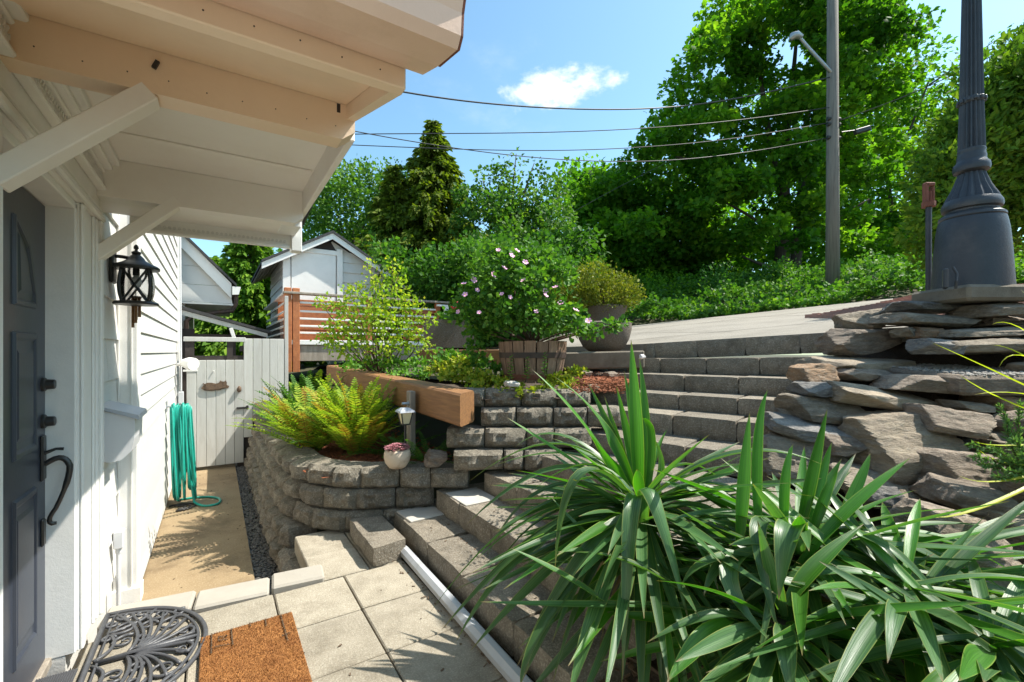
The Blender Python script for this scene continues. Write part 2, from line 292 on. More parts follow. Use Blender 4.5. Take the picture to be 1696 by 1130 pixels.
MT['yucca_new'] = yuccamat('yucca_young_blade', (.035, .135, .012), (.075, .225, .022), (.27, .36, .06))
MT['dead_leaf'] = yuccamat('dry_yucca_blade', (.16, .10, .045), (.34, .24, .12), (.25, .16, .08))
MT['yellowblade'] = yuccamat('golden_blade', (.42, .44, .03), (.62, .60, .06), (.20, .35, .03))

# ------------------------------------------------------------------ mesh building
class MB:
    def __init__(s): s.v = []; s.f = []
    def add(s, vs, fs):
        o = len(s.v); s.v += [tuple(v) for v in vs]; s.f += [tuple(i + o for i in f) for f in fs]; return s
    def box(s, c, size, rot=None, ch=0.0):
        sx, sy, sz = (q / 2 for q in size)
        if ch <= 0:
            vs = [(x, y, z) for z in (-sz, sz) for y in (-sy, sy) for x in (-sx, sx)]
            fs = [(0, 2, 3, 1), (4, 5, 7, 6), (0, 1, 5, 4), (2, 6, 7, 3), (0, 4, 6, 2), (1, 3, 7, 5)]
        else:
            ch = min(ch, sx * .9, sy * .9, sz * .9); vs = []; idx = {}
            for X in (-1, 1):
                for Y in (-1, 1):
                    for Z in (-1, 1):
                        for a in range(3):
                            p = [X * (sx - ch), Y * (sy - ch), Z * (sz - ch)]
                            p[a] = (X * sx, Y * sy, Z * sz)[a]
                            idx[X, Y, Z, a] = len(vs); vs.append(tuple(p))
            fs = []
            for a in range(3):
                b, c_ = [(1, 2), (2, 0), (0, 1)][a]
                for S in (-1, 1):
                    q = []
                    for (u, v_) in ((-1, -1), (1, -1), (1, 1), (-1, 1)):
                        k = [0, 0, 0]; k[a] = S; k[b] = u; k[c_] = v_; q.append(idx[k[0], k[1], k[2], a])
                    fs.append(tuple(q if S > 0 else q[::-1]))
                for u in (-1, 1):
                    for v_ in (-1, 1):
                        k1 = [0, 0, 0]; k2 = [0, 0, 0]
                        k1[a] = -1; k2[a] = 1
                        for k in (k1, k2): k[b] = u; k[c_] = v_
                        q = [idx[(*k1, b)], idx[(*k2, b)], idx[(*k2, c_)], idx[(*k1, c_)]]
                        fs.append(tuple(q if u * v_ > 0 else q[::-1]))
            for X in (-1, 1):
                for Y in (-1, 1):
                    for Z in (-1, 1):
                        q = [idx[X, Y, Z, 0], idx[X, Y, Z, 1], idx[X, Y, Z, 2]]
                        fs.append(tuple(q if X * Y * Z > 0 else q[::-1]))
        M = rot if rot is not None else Matrix.Identity(3)
        c = Vector(c)
        return s.add([M @ Vector(v) + c for v in vs], fs)
    def beam(s, a, b, wd, ht, ch=0.0, up=(0, 0, 1)):
        a, b = Vector(a), Vector(b); d = b - a; L = d.length; y = d.normalized()
        x = y.cross(Vector(up)).normalized(); z = x.cross(y)
        M = Matrix((x, y, z)).transposed()
        return s.box((a + b) / 2, (wd, L, ht), M, ch)
    def tube(s, pts, rad, n=8, cap=True):
        pts = [Vector(p) for p in pts]; m = len(pts)
        if not hasattr(rad, '__len__'): rad = [rad] * m
        T = [(pts[min(i + 1, m - 1)] - pts[max(i - 1, 0)]).normalized() for i in range(m)]
        ref = Vector((0, 0, 1)) if abs(T[0].z) < .9 else Vector((1, 0, 0))
        X = T[0].cross(ref).normalized(); vs = []
        for i in range(m):
            X = (X - T[i] * X.dot(T[i])).normalized(); Y = T[i].cross(X)
            for k in range(n):
                a = 2 * pi * k / n; vs.append(pts[i] + (X * cos(a) + Y * sin(a)) * rad[i])
        fs = [(i * n + k, i * n + (k + 1) % n, (i + 1) * n + (k + 1) % n, (i + 1) * n + k) for i in range(m - 1) for k in range(n)]
        if cap: fs += [tuple(range(n))[::-1], tuple((m - 1) * n + k for k in range(n))]
        return s.add(vs, fs)
    def lathe(s, prof, c=(0, 0, 0), n=32, flute=0, famt=0.0, frange=None):
        vs = []; fs = []; m = len(prof)
        for (r, z) in prof:
            for k in range(n):
                a = 2 * pi * k / n; rr = r
                if flute and (frange is None or frange[0] <= z <= frange[1]): rr = r * (1 - famt * (0.5 + 0.5 * cos(flute * a)))
                vs.append((c[0] + rr * cos(a), c[1] + rr * sin(a), c[2] + z))
        for i in range(m - 1):
            for k in range(n): fs.append((i * n + k, i * n + (k + 1) % n, (i + 1) * n + (k + 1) % n, (i + 1) * n + k))
        fs += [tuple(range(n))[::-1], tuple((m - 1) * n + k for k in range(n))]
        return s.add(vs, fs)
    def prism(s, poly, ext):
        n = len(poly); ext = Vector(ext); a = [Vector(p) for p in poly]
        return s.add(a + [p + ext for p in a], [tuple(range(n))[::-1], tuple(range(n, 2 * n))] + [(i, (i + 1) % n, n + (i + 1) % n, n + i) for i in range(n)])
    def mesh(s, name, m, smooth=False):
        me = bpy.data.meshes.new(name); me.from_pydata([tuple(v) for v in s.v], [], s.f); me.materials.append(m)
        if smooth: me.polygons.foreach_set('use_smooth', [True] * len(me.polygons))
        me.update(); return me

WL = {}
def link(name, data, parent=None, loc=(0, 0, 0), rot=None, scale=None):
    o = bpy.data.objects.new(name, data); COL.objects.link(o)
    l = Vector(loc); WL[o.name] = l
    if parent is not None:
        o.parent = parent; o.location = l - WL[parent.name]
    else: o.location = l
    if rot is not None: o.rotation_euler = rot
    if scale is not None: o.scale = scale if hasattr(scale, '__len__') else (scale,) * 3
    return o
def tag(o, label=None, cat=None, group=None, kind=None):
    if label: o['label'] = label
    if cat: o['category'] = cat
    if group: o['group'] = group
    if kind: o['kind'] = kind
    return o
def thing(name, label, cat, loc=(0, 0, 0), group=None):
    return tag(link(name, None, None, loc), label, cat, group)
def recentre(mb):
    c = np.array(mb.v); lo, hi = c.min(0), c.max(0); o = (lo + hi) / 2
    mb.v = [tuple(p) for p in (c - o)]; return Vector(o)
def part(name, mb, m, parent=None, smooth=False, label=None, auto=None):
    """mesh given in world coordinates; its origin is put at its middle"""
    o = recentre(mb); me = mb.mesh(name, m, smooth)
    if auto:
        me.polygons.foreach_set('use_smooth', [True] * len(me.polygons)); me.set_sharp_from_angle(angle=radians(auto))
    ob = link(name, me, parent, o)
    if label: ob['label'] = label
    return ob
def bezier(p0, p1, p2, n):
    p0, p1, p2 = Vector(p0), Vector(p1), Vector(p2)
    return [p0 * (1 - t) ** 2 + p1 * 2 * t * (1 - t) + p2 * t * t for t in [i / (n - 1) for i in range(n)]]
def fbm(p, s=1.0, o=3):
    a = 0; k = 1.0
    for i in range(o): a += k * mnoise.noise(Vector(p) * s); s *= 2.1; k *= .5
    return a

# ---- foliage: real small leaf faces, in one mesh per crown
SHAPES = {
 'diamond': (np.array([[0, 0, 0], [-.42, .45, .10], [0, 1, -.06], [.42, .45, .10]]), [(0, 3, 2), (0, 2, 1)]),
 'round': (np.array([[0, 0, 0], [-.42, .35, .08], [-.30, .75, .05], [0, 1, -.08], [.30, .75, .05], [.42, .35, .08]]), [(0, 5, 4, 3), (0, 3, 2, 1)]),
 'maple': (np.array([[0, 0, 0], [-.62, .12, -.05], [-.30, .40, .05], [-.50, .78, -.08], [0, 1.05, -.12], [.50, .78, -.08], [.30, .40, .05], [.62, .12, -.05], [0, .45, .08]]),
           [(0, 8, 2, 1), (8, 4, 3, 2), (0, 7, 6, 8), (8, 6, 5, 4)]),
 'spray': (np.array([[0, 0, 0], [-.22, .35, .03], [-.12, .75, -.03], [0, 1, -.12], [.12, .75, -.03], [.22, .35, .03]]), [(0, 5, 4, 3), (0, 3, 2, 1)]),
}
def leaves_mesh(name, P, D, size, m, shape='diamond', tint=None, up=0.55, wid=1.0):
    """P positions, D direction the leaf points; builds one mesh of leaf faces"""
    n = len(P); base, faces = SHAPES[shape]
    D = D / (np.linalg.norm(D, axis=1, keepdims=True) + 1e-9)
    U = rng.normal(size=(n, 3)) * (1 - up); U[:, 2] += up
    X = np.cross(D, U); X /= (np.linalg.norm(X, axis=1, keepdims=True) + 1e-9); Z = np.cross(X, D)
    size = np.broadcast_to(np.asarray(size, float), (n,))
    k = len(base); B = base[None] * size[:, None, None]
    V = P[:, None, :] + B[:, :, 0:1] * wid * X[:, None, :] + B[:, :, 1:2] * D[:, None, :] + B[:, :, 2:3] * Z[:, None, :]
    V = V.reshape(-1, 3)
    me = bpy.data.meshes.new(name)
    nf = len(faces); lens = np.array([len(f) for f in faces]); fl = np.concatenate([np.array(f) for f in faces])
    loops = (np.arange(n)[:, None] * k + fl[None]).ravel()
    me.vertices.add(n * k); me.vertices.foreach_set('co', V.ravel())
    me.loops.add(len(loops)); me.loops.foreach_set('vertex_index', loops)
    tot = np.tile(lens, n); st = np.concatenate([[0], np.cumsum(tot)[:-1]])
    me.polygons.add(n * nf); me.polygons.foreach_set('loop_start', st); me.polygons.foreach_set('loop_total', tot)
    at = me.attributes.new('tint', 'FLOAT', 'POINT')
    if tint is None: tint = rng.beta(2.2, 2.6, n)
    at.data.foreach_set('value', np.repeat(np.clip(tint, 0, 1), k).astype(np.float32))
    me.materials.append(m); me.update(calc_edges=True); me.validate()
    return me
CT = None
def cloud(clumps, hollow=.55):
    """clumps: list of (centre, (rx,ry,rz), n) -> positions and outward directions; ragged clumps, each of its own leaf tone (left in CT)"""
    global CT
    Ps, Ds, Ts = [], [], []
    for c, r, n in clumps:
        if n < 1: continue
        d = rng.normal(size=(n, 3)); d /= np.linalg.norm(d, axis=1, keepdims=True)
        ph = rng.random(3) * 6.28
        lob = 1 + .22 * np.sin(3 * np.arctan2(d[:, 1:2], d[:, 0:1]) + ph[0]) * np.cos(2.5 * d[:, 2:3] + ph[1]) + .15 * np.sin(7 * d[:, 0:1] + 5 * d[:, 2:3] + ph[2])
        rad = (hollow + (1.05 - hollow) * rng.random((n, 1)) ** .7) * lob + np.abs(rng.normal(size=(n, 1))) * .10
        r = np.array(r) if hasattr(r, '__len__') else np.array((r, r, r))
        Ps.append(np.array(c) + d * rad * r); Ds.append(d + rng.normal(size=(n, 3)) * .8)
        Ts.append(np.clip(rng.beta(2.4, 2.8, n) + rng.normal() * .16, 0, 1))
    CT = np.concatenate(Ts)
    return np.concatenate(Ps), np.concatenate(Ds)
def limb(mb, a, b, r0, r1, bend=.12, n=6, sides=7):
    a, b = Vector(a), Vector(b); L = (b - a).length
    off = Vector((random.uniform(-1, 1), random.uniform(-1, 1), random.uniform(-.3, .6))) * L * bend
    pts = bezier(a, (a + b) / 2 + off, b, n)
    mb.tube(pts, [r0 + (r1 - r0) * i / (n - 1) for i in range(n)], sides)
    return pts

# =================================================================== THE SETTING
def grid_mesh(name, xs, ys, fz, m, keep=None, kind='structure', smooth=True):
    vs = [(x, y, fz(x, y)) for y in ys for x in xs]; nx = len(xs); fs = []
    for j in range(len(ys) - 1):
        for i in range(nx - 1):
            cx_, cy_ = (xs[i] + xs[i + 1]) / 2, (ys[j] + ys[j + 1]) / 2
            if keep is None or keep(cx_, cy_): fs.append((j * nx + i, j * nx + i + 1, (j + 1) * nx + i + 1, (j + 1) * nx + i))
    me = bpy.data.meshes.new(name); me.from_pydata(vs, [], fs); me.materials.append(m)
    me.polygons.foreach_set('use_smooth', [smooth] * len(me.polygons)); me.update()
    o = link(name, me); o['kind'] = kind; return o
lin = lambda a, b, s: [a + (b - a) * i / max(1, round((b - a) / s)) for i in range(max(1, round((b - a) / s)) + 1)]

grid_mesh('ground', lin(-300, 300, 20), lin(-300, 300, 20), lambda x, y: -.5, MT['ground'])
def hill(x, y):
    r = RZ(min(x, 15.0), y) - .06
    if x > 15: r += (x - 15) * .10
    if x < 4.7: r = 1.08 + max(0, (x - 2.2)) / 2.5 * .42
    if y > 12 and x < 9: r -= min(1.6, (y - 12) * .12)
    t_ = (x - 9.3) * .78 + (y - 8.6) * .63
    if t_ > 0 and x > 4.7: r += min(1.3, t_ * .22)
    return r + .05 * fbm((x, y, 3), .8) * (1 if (x > 14.5 or y > 9 or x < 4.2) else .15)
grid_mesh('hillside', lin(2.2, 15, .4) + lin(16, 70, 3), lin(-30, 3.4, 1.2)[:-1] + lin(3.4, 14, .4) + lin(16, 90, 4), hill, MT['ground'],
          keep=lambda x, y: not (x < 5.0 and y < 4.3) and not (x < 5.9 and y < 1.2))
# house side of the deck
grid_mesh('back_garden', lin(.5, 2.6, .7), lin(6.4, 30, 2), lambda x, y: .55 + .3 * (x - .5) / 2 + .01 * y, MT['ground'])

# road and its brick apron
def road_piece(name, poly, m, dz, th=.12):
    top = [Vector((x, y, RZ(x, y) + dz)) for x, y in poly]
    mb = MB(); mb.prism([p - Vector((0, 0, th)) for p in top], (0, 0, th))
    o = part(name, mb, m); o['kind'] = 'structure'; return o
NU = (.959, .282); UU = (.282, -.959)              # up-stairs direction, and along the upper risers to the right
road_piece('road', [(4.62, 2.05), (5.08, .60), (6.4, -2.4), (8.5, -9), (19, -11), (16.5, -1.2), (13.2, 3.3), (9.1, 8.3), (6.5, 9.5), (4.0, 6.6), (4.16, 3.62)], MT['road'], 0.0)

for (a, b) in (((5.3, 3.2), (7.4, 9.0)), ((6.1, .2), (9.9, 6.9)), ((4.6, 4.4), (9.2, -1.5)), ((7.0, 6.4), (13.0, -.6))):
    mb = MB(); n_ = 24
    for i in range(n_):
        x0, y0, x1, y1 = (a[0] + (b[0] - a[0]) * i / n_, a[1] + (b[1] - a[1]) * i / n_, a[0] + (b[0] - a[0]) * (i + 1) / n_, a[1] + (b[1] - a[1]) * (i + 1) / n_); w_ = .009
        d_ = Vector((y1 - y0, x0 - x1, 0)).normalized() * w_
        mb.add([(x0 - d_.x, y0 - d_.y, RZ(x0, y0) + .004), (x0 + d_.x, y0 + d_.y, RZ(x0, y0) + .004), (x1 + d_.x, y1 + d_.y, RZ(x1, y1) + .004), (x1 - d_.x, y1 - d_.y, RZ(x1, y1) + .004)], [(0, 1, 2, 3)])
    o = part('road_joint', mb, MT['kerb']); o['kind'] = 'structure'
def quarter(poly, h):   # point in polygon
    x, y = h; ins = False; n = len(poly)
    for i in range(n):
        (x1, y1), (x2, y2) = poly[i], poly[(i + 1) % n]
        if (y1 > y) != (y2 > y) and x < (x2 - x1) * (y - y1) / (y2 - y1) + x1: ins = not ins
    return ins
ap = [PR(1326, 528)[:2], PR(1440, 508)[:2], PR(1528, 487)[:2]]
apron = [ap[0], ap[1], ap[2], (13.0, -.6), (10.5, -1.8), (7.6, -.4), PR(1470, 531)[:2]]
mb = MB(); bx = lin(5.5, 13.4, .215); by = lin(-2.2, 5.5, .11); n_b = 0
for j, y in enumerate(by):
    for i, x in enumerate(bx):
        xx = x + (.107 if j % 2 else 0)
        if all(quarter(apron, (xx + a, y + b)) for a in (-.1, .1) for b in (-.05, .05)):
            mb.box((xx, y, RZ(xx, y) + .012 + random.uniform(-.003, .003)), (.203, .098, .05)); n_b += 1
o = part('brick_apron', mb, MT['brick']); o['kind'] = 'structure'

# the alley beside the house
mb = MB(); mb.box((-.105, 5.55, -.42), (.70, 5.1, .24)); o = part('alley_path', mb, MT['path']); o['kind'] = 'structure'
mb = MB(); mb.box((-.055, 5.7, -.40), (.80, 5.4, .14)); o = part('gravel_bed', mb, MT['gravel']); o['kind'] = 'structure'
def pebbles(name, pts, r0, r1, m, squash=.6):
    base = MB(); ico = [(0, 0, 1), (.894, 0, .447), (.276, .851, .447), (-.724, .526, .447), (-.724, -.526, .447), (.276, -.851, .447), (.724, .526, -.447), (-.276, .851, -.447), (-.894, 0, -.447), (-.276, -.851, -.447), (.724, -.526, -.447), (0, 0, -1)]
    icf = [(0, 1, 2), (0, 2, 3), (0, 3, 4), (0, 4, 5), (0, 5, 1), (1, 6, 2), (2, 7, 3), (3, 8, 4), (4, 9, 5), (5, 10, 1), (6, 7, 2), (7, 8, 3), (8, 9, 4), (9, 10, 5), (10, 6, 1), (11, 7, 6), (11, 8, 7), (11, 9, 8), (11, 10, 9), (11, 6, 10)]
    for p in pts:
        r = random.uniform(r0, r1) * (1 + (random.random() > .9) * .5); a = random.random() * 6.3; sx = random.uniform(.7, 1.2)
        vs = []
        for v in ico:
            x, y, z = v[0] * sx * r * random.uniform(.8, 1.15), v[1] * r * random.uniform(.8, 1.15), v[2] * r * squash
            vs.append((p[0] + x * cos(a) - y * sin(a), p[1] + x * sin(a) + y * cos(a), p[2] + z))
        base.add(vs, icf)
    o = part(name, base, m); o['kind'] = 'stuff'; return o
pebbles('gravel', [(random.uniform(.26, .44), 3.2 + random.random() ** 1.4 * 4.8, -.325 + random.uniform(0, .012)) for _ in range(2600)], .008, .017, MT['gravel'])

# landing: slab, then pavers one by one
landing = link('landing', MB().box((.28, 1.55, -.235), (1.6, 2.86, .37)).mesh('landing', MT['paver']), None, (0, 0, 0)); landing['kind'] = 'structure'
def rect_piece(name, x0, x1, y0, y1, z0, z1, m, parent, ch=.006, jz=.003, rotz=None):
    mb = MB(); mb.box((0, 0, 0), (x1 - x0 - .008, y1 - y0 - .008, z1 - z0), None, ch)
    me = mb.mesh(name, m)
    return link(name, me, parent, ((x0 + x1) / 2, (y0 + y1) / 2, (z0 + z1) / 2 + random.uniform(-jz, jz)), (random.uniform(-.004, .004), random.uniform(-.004, .004), random.uniform(-.006, .006)))
XE = [-.52, -.11, .28, .67, 1.06]; YE = [.38, .81, 1.24, 1.67, 2.10, 2.53, 2.96]
for i in range(4):
    for j in range(6):
        rect_piece('paver', XE[i], XE[i + 1], YE[j], YE[j + 1], -.048, 0, MT['paver'], landing)
o2 = MB().box((.80, 3.42, -.2), (.58, .86, .29)).mesh('side_slab', MT['paver']); o = link('side_slab', o2, landing, (0, 0, 0))
for (x0, x1, y0, y1) in ((.50, .84, 2.97, 3.37), (.50, .84, 3.37, 3.80), (.84, 1.06, 2.965, 3.40), (.84, 1.16, 3.40, 3.75)):
    rect_piece('paver', x0, x1, y0, y1, -.048, .0, MT['paver'], landing)
capy = [(-.50, -.10, 3.06, 3.27, .0), (-.10, .275, 3.0, 3.21, .0), (.28, .575, 2.98, 3.17, .018)]
for (x0, x1, y0, y1, dz) in capy:
    mb = MB(); mb.box((0, 0, 0), (x1 - x0 - .006, y1 - y0, .11), None, .012)
    link('cap_block', mb.mesh('cap_block', MT['cap']), landing, ((x0 + x1) / 2, (y0 + y1) / 2, -.048 + dz), (0, 0, -.10))

# =================================================================== BLOCKS, STAIRS AND RETAINING WALLS
def rockface(L, H, Dp, seed, bulge=.020, round_=.032, amp=.011, nu=11, nv=6):
    """a split-faced concrete block: front face towards -Y, rough and bulged, its corners broken"""
    r = random.Random(seed); mb = MB(); vs = []
    for j in range(nv):
        for i in range(nu):
            u = -1 + 2 * i / (nu - 1); v = -1 + 2 * j / (nv - 1)
            b = (1 - abs(u) ** 5) * (1 - abs(v) ** 5)
            edge = max(abs(u), abs(v)) > .99
            n = mnoise.noise((u * 2.3 * L / .3 + seed * 7.1, v * 1.6, seed * 3.3)) * amp * 1.8 + mnoise.cell((u * 2.2 + seed, v * 1.7, seed)) * amp * .9 + r.uniform(-amp, amp) * .75
            y = -Dp / 2 + round_ * (1 - b) ** 1.0 - bulge * b + (n if not edge else n * .6)
            x = u * L / 2 * (1 - (.035 if abs(v) > .99 else 0)) ; z = v * H / 2 * (1 - (.05 if abs(u) > .99 else 0))
            vs.append((x, y, z))
    fs = [(j * nu + i, j * nu + i + 1, (j + 1) * nu + i + 1, (j + 1) * nu + i) for j in range(nv - 1) for i in range(nu - 1)]
    # ring to the back
    ring = [i for i in range(nu)] + [j * nu + nu - 1 for j in range(1, nv)] + [(nv - 1) * nu + i for i in range(nu - 2, -1, -1)] + [j * nu for j in range(nv - 2, 0, -1)]
    k = len(vs)
    for q in ring:
        x, y, z = vs[q]; u = x / (L / 2); v = z / (H / 2)
        vs.append((max(-1, min(1, u * 1.04)) * L / 2, -Dp / 2 + round_ + .03, max(-1, min(1, v * 1.06)) * H / 2))
    m_ = len(ring)
    for a in range(m_): fs.append((ring[(a + 1) % m_], ring[a], k + a, k + (a + 1) % m_))
    k2 = len(vs)
    for a in range(m_):
        x, y, z = vs[k + a]; vs.append((x * .88, Dp / 2, z))
    for a in range(m_): fs.append((k + (a + 1) % m_, k + a, k2 + a, k2 + (a + 1) % m_))
    fs.append(tuple(k2 + a for a in range(m_)))
    return mb.add(vs, fs)
BLK = {}
def blockmesh(L, seed, H=.156, Dp=.24, deep=False):
    key = (round(L, 2), seed, round(H, 3), deep)
    if key not in BLK:
        me = (rockface(L, H, Dp, seed, .040, .062, .008) if deep else rockface(L, H, Dp, seed)).mesh('block', MT['block'], True); me.set_sharp_from_angle(angle=radians(24)); BLK[key] = me
    return BLK[key]
wall = thing('retaining_wall', 'curved retaining wall of rough grey split-faced blocks between the alley and the fern bed', 'retaining wall', (1.0, 4.2, 0))
def course(pts, z, L, off, H=.156, name='block', par=None, first=0.0, jit=.006):
    """lay blocks along a plan polyline (front edge), top at z+H"""
    P = [Vector((*p, 0)) for p in pts]; seg = [(P[i + 1] - P[i]).length for i in range(len(P) - 1)]; tot = sum(seg)
    def at(s):
        for i, l in enumerate(seg):
            if s <= l or i == len(seg) - 1: return P[i] + (P[i + 1] - P[i]) * (s / l)
            s -= l
    s = -off; n = 0
    while s < tot - .05:
        l = L * random.choice((1, 1, 1, .82))
        a, b = max(s, 0), min(s + l, tot)
        if b - a > .10:
            A, B = at(a), at(b); d = (B - A); ang = atan2(d.y, d.x); lb = d.length - .006
            q = round(lb / .02) * .02
            me = blockmesh(max(q, .08), random.randint(0, 5), H, deep=abs(d.x) < abs(d.y) * .35 and A.y > 4.3)
            nrm = Vector((-d.y, d.x, 0)).normalized()        # into the bank (left of travel)
            c = (A + B) / 2 + nrm * (.12 + random.uniform(-jit, jit))
            link(name, me, par, (c.x, c.y, z + H / 2 + random.uniform(-.002, .002)), (random.uniform(-.02, .02), random.uniform(-.015, .015), ang + random.uniform(-.03, .03)), ((d.length - .006) / max(q, .08), 1, 1))
            n += 1
        s += l
    return n
# direction of travel: from the gate towards the stairs, bank on the left hand side
low = [(.40, 7.9), (.41, 3.3)]
for k, z in enumerate((-.46, -.30, -.145)):
    course([(.375 + .022 * k, 7.85), (.385 + .022 * k, 4.6), (.41 + .022 * k, 3.25 if k < 2 else 3.95)] + ([] if k < 2 else []), z, .29, .145 * (k % 2), H=.156, par=wall)
front = [(.455, 7.85), (.465, 4.75), (.50, 4.25), (.60, 3.88), (.84, 3.62), (1.10, 3.50), (1.50, 3.34)]
for k, z in enumerate((.003, .165, .325)):
    o_ = .024 * k
    pts = [(x + o_ * (1 if y > 4 else .7), y + o_ * (0 if y > 4.4 else .8)) for x, y in front]
    if k == 2: pts = pts[:-1] + [(1.30, 3.42), (1.66, 3.16)]
    course(pts, z, .30, (.08, .21, .02)[k], H=.159, par=wall)
EX = Vector((.84, -.54, 0)); QY = Vector((.54, .84, 0))
def straight(x, y, z, lens, H=.150, back=0.0):
    p = Vector((x, y, 0)) + QY * back
    for l in lens:
        me = blockmesh(round(l / .02) * .02, random.randint(0, 5), H)
        c = p + EX * (l / 2) + QY * .12
        link('block', me, wall, (c.x, c.y, z + H / 2), (random.uniform(-.02, .02), random.uniform(-.02, .02), atan2(EX.y, EX.x) + random.uniform(-.04, .04)), ((l - .008) / (round(l / .02) * .02), 1, 1)); p = p + EX * l
straight(1.52, 3.17, .487, (.39, .16, .30)); straight(1.50, 3.26, .64, (.305, .335, .22, .3), back=.02)
straight(1.76, 3.17, .795, (.29, .30, .28, .3), back=.05); straight(1.66, 3.27, .948, (.17, .30, .30, .28), back=.10, H=.14)

# --- stairs: every step is a row of blocks
stairs = thing('garden_stairs', 'wide curving stairs of rough concrete blocks climbing from the landing to the road', 'stairs', (2.5, 2.6, 0))
def step_block(L, H, Dp, seed):
    key = ('s', round(L, 2), round(H, 2), round(Dp, 2), seed)
    if key not in BLK:
        me = rockface(L, H, Dp, seed, bulge=.004, round_=.010, amp=.004, nu=9, nv=4).mesh('step_block', MT['step'], True); me.set_sharp_from_angle(angle=radians(30)); BLK[key] = me
    return BLK[key]
def step(a, b, z0, z1, dep, L=.46, first=None, slope=0.0, m=None):
    """row of blocks from a to b (plan points of the front edge, left end to right end seen from below)"""
    A, B = Vector((*a, 0)), Vector((*b, 0)); d = (B - A); tot = d.length; d.normalize(); ang = atan2(d.y, d.x)
    n = Vector((-d.y, d.x, 0)); s = 0; i = 0; H = z1 - z0
    while s < tot - .03:
        l = min((first if (i == 0 and first) else L), tot - s)
        if tot - s - l < .12: l = tot - s
        me = step_block(round(l / .04) * .04 or .04, round(H, 2), dep, random.randint(0, 3))
        c = A + d * (s + l / 2) + n * dep / 2
        zz = (z0 + z1) / 2 + slope * (s + l / 2)
        link('step_block', me, stairs, (c.x, c.y, zz + random.uniform(-.002, .002)), (random.uniform(-.004, .004), random.uniform(-.004, .004) - math.atan(slope), ang + random.uniform(-.004, .004)), ((l - .006) / (round(l / .04) * .04 or .04), 1, H / round(H, 2)))
        s += l; i += 1
def PN(px, n):   # where the view ray of a picture column meets the riser line with offset n
    a, b = ray(px); d = n / (NU[0] * a + NU[1] * b); return (a * d, b * d)
STEPS = [('T5', 3.55, 973, 1301, .90), ('T4', 3.91, 988, 1328, 1.03), ('T3', 4.27, 1024, 1343, 1.18), ('T2', 4.63, 1037, 1380, 1.325), ('T1', 4.99, 1065, 1414, 1.49)]
prev = .745
# the lower steps fan round from the house direction
step((1.16, 3.60), (1.14, 1.35), -.02, .15, .42, .52, first=.80)
step((1.46, 3.36), (1.47, 1.25), .13, .305, .44, .44, first=.40)
step((1.76, 3.12), (1.80, 1.2), .29, .455, .46, .46, first=.45)
step((2.07, 3.12), (2.12, 1.15), .44, .605, .62, .46, first=.33)
step((2.36, 3.26), (2.36 + .3 * UU[0] * 6.6, 3.26 + .3 * UU[1] * 6.6), .59, .745, .55, .46, first=.40)
for (nm, n, l, r, z) in STEPS:
    dep = .46 if nm != 'T1' else .30
    a, b = PN(l, n), PN(r, n)
    sl = {'T1': .045, 'T2': .017}.get(nm, 0.0)
    step(a, b, prev - .012, z, dep, .47, first={'T5': .30, 'T4': .33, 'T3': .20, 'T2': .38, 'T1': .14}[nm], slope=sl); prev = z
mb = MB(); mb.box((1.33, 3.33, .156), (.29, .27, .014), Matrix.Rotation(.05, 3, 'Z'), .004); part('pale_patch', mb, MT['step_pale'], stairs, label='pale mortar slab on the lowest step')
mb = MB(); mb.box((1.62, 3.05, .309), (.27, .34, .010), Matrix.Rotation(.0, 3, 'Z'), .003); part('pale_patch', mb, MT['step_pale'], stairs, label='pale mortar slab on the second step')
o = tag(link('half_step', rockface(.62, .125, .24, 3, .004, .012, .005).mesh('half_step', MT['step'], True), None, (.965, 3.27, .0645), (0, 0, -pi / 2)), 'low concrete block standing on the landing before the lowest step', 'concrete block')
o.data.set_sharp_from_angle(angle=radians(30))

# fill under the stairs and beds
mb = MB()
for (x0, x1, zt) in ((1.25, 1.7, .10), (1.55, 2.2, .27), (1.85, 2.6, .42), (2.3, 3.0, .56), (2.7, 3.4, .70), (3.05, 3.8, .85), (3.4, 4.2, .98), (3.8, 4.6, 1.1), (4.2, 5.0, 1.2)):
    mb.box(((x0 + x1) / 2 + .25, 2.6 - .10 * x0, zt - 1.22), (x1 - x0, 1.5, 2.0))
o = part('stair_foundation', mb, MT['soil']); o['kind'] = 'structure'

# planting beds
grid_mesh('planting_bed', lin(.70, 1.62, .07), lin(3.4, 7.9, .10), lambda x, y: .415 + .02 * fbm((x, y, 0), 4) + max(0, x - 1.0) * .10, MT['mulch'],
          keep=lambda x, y: (x - .62) * .5 + (y - 3.95) * .9 > -.06 * x and y > 3.92 - .52 * (x - .6))
grid_mesh('planting_bed', lin(1.50, 2.5, .08) + lin(2.58, 4.2, .1), lin(2.6, 8.0, .10), lambda x, y: 1.03 + .025 * fbm((x, y, 5), 3) + max(0, x - 2.7) * .10, MT['soil'],
          keep=lambda x, y: (x - 1.76) * .54 + (y - 3.32) * .84 > -.02 and y > 2.9 and not (x > 2.5 and y < 3.05 + .12 * (x - 2.5)))
def bedz(x, y):
    q = x + .10 * y
    pts = [(1.2, .0), (1.7, .12), (2.6, .30), (3.5, .50), (3.95, .70), (4.5, 1.15), (5.0, 1.42), (5.6, 1.70), (8, 2.3)]
    for (a, za), (b, zb) in zip(pts, pts[1:]):
        if q <= b: return za + (zb - za) * max(0, (q - a) / (b - a)) + .03 * fbm((x, y, 9), 2.5)
    return 2.3
grid_mesh('planting_bed', lin(1.12, 8.0, .14), lin(-5.0, 2.0, .14), bedz, MT['soil'], keep=lambda x, y: y < 1.3 + (.95 if x > 2.2 else 0) - (0 if x < 4.3 else (x - 4.3) * .9) and not (x < 1.3 and y > 1.2))

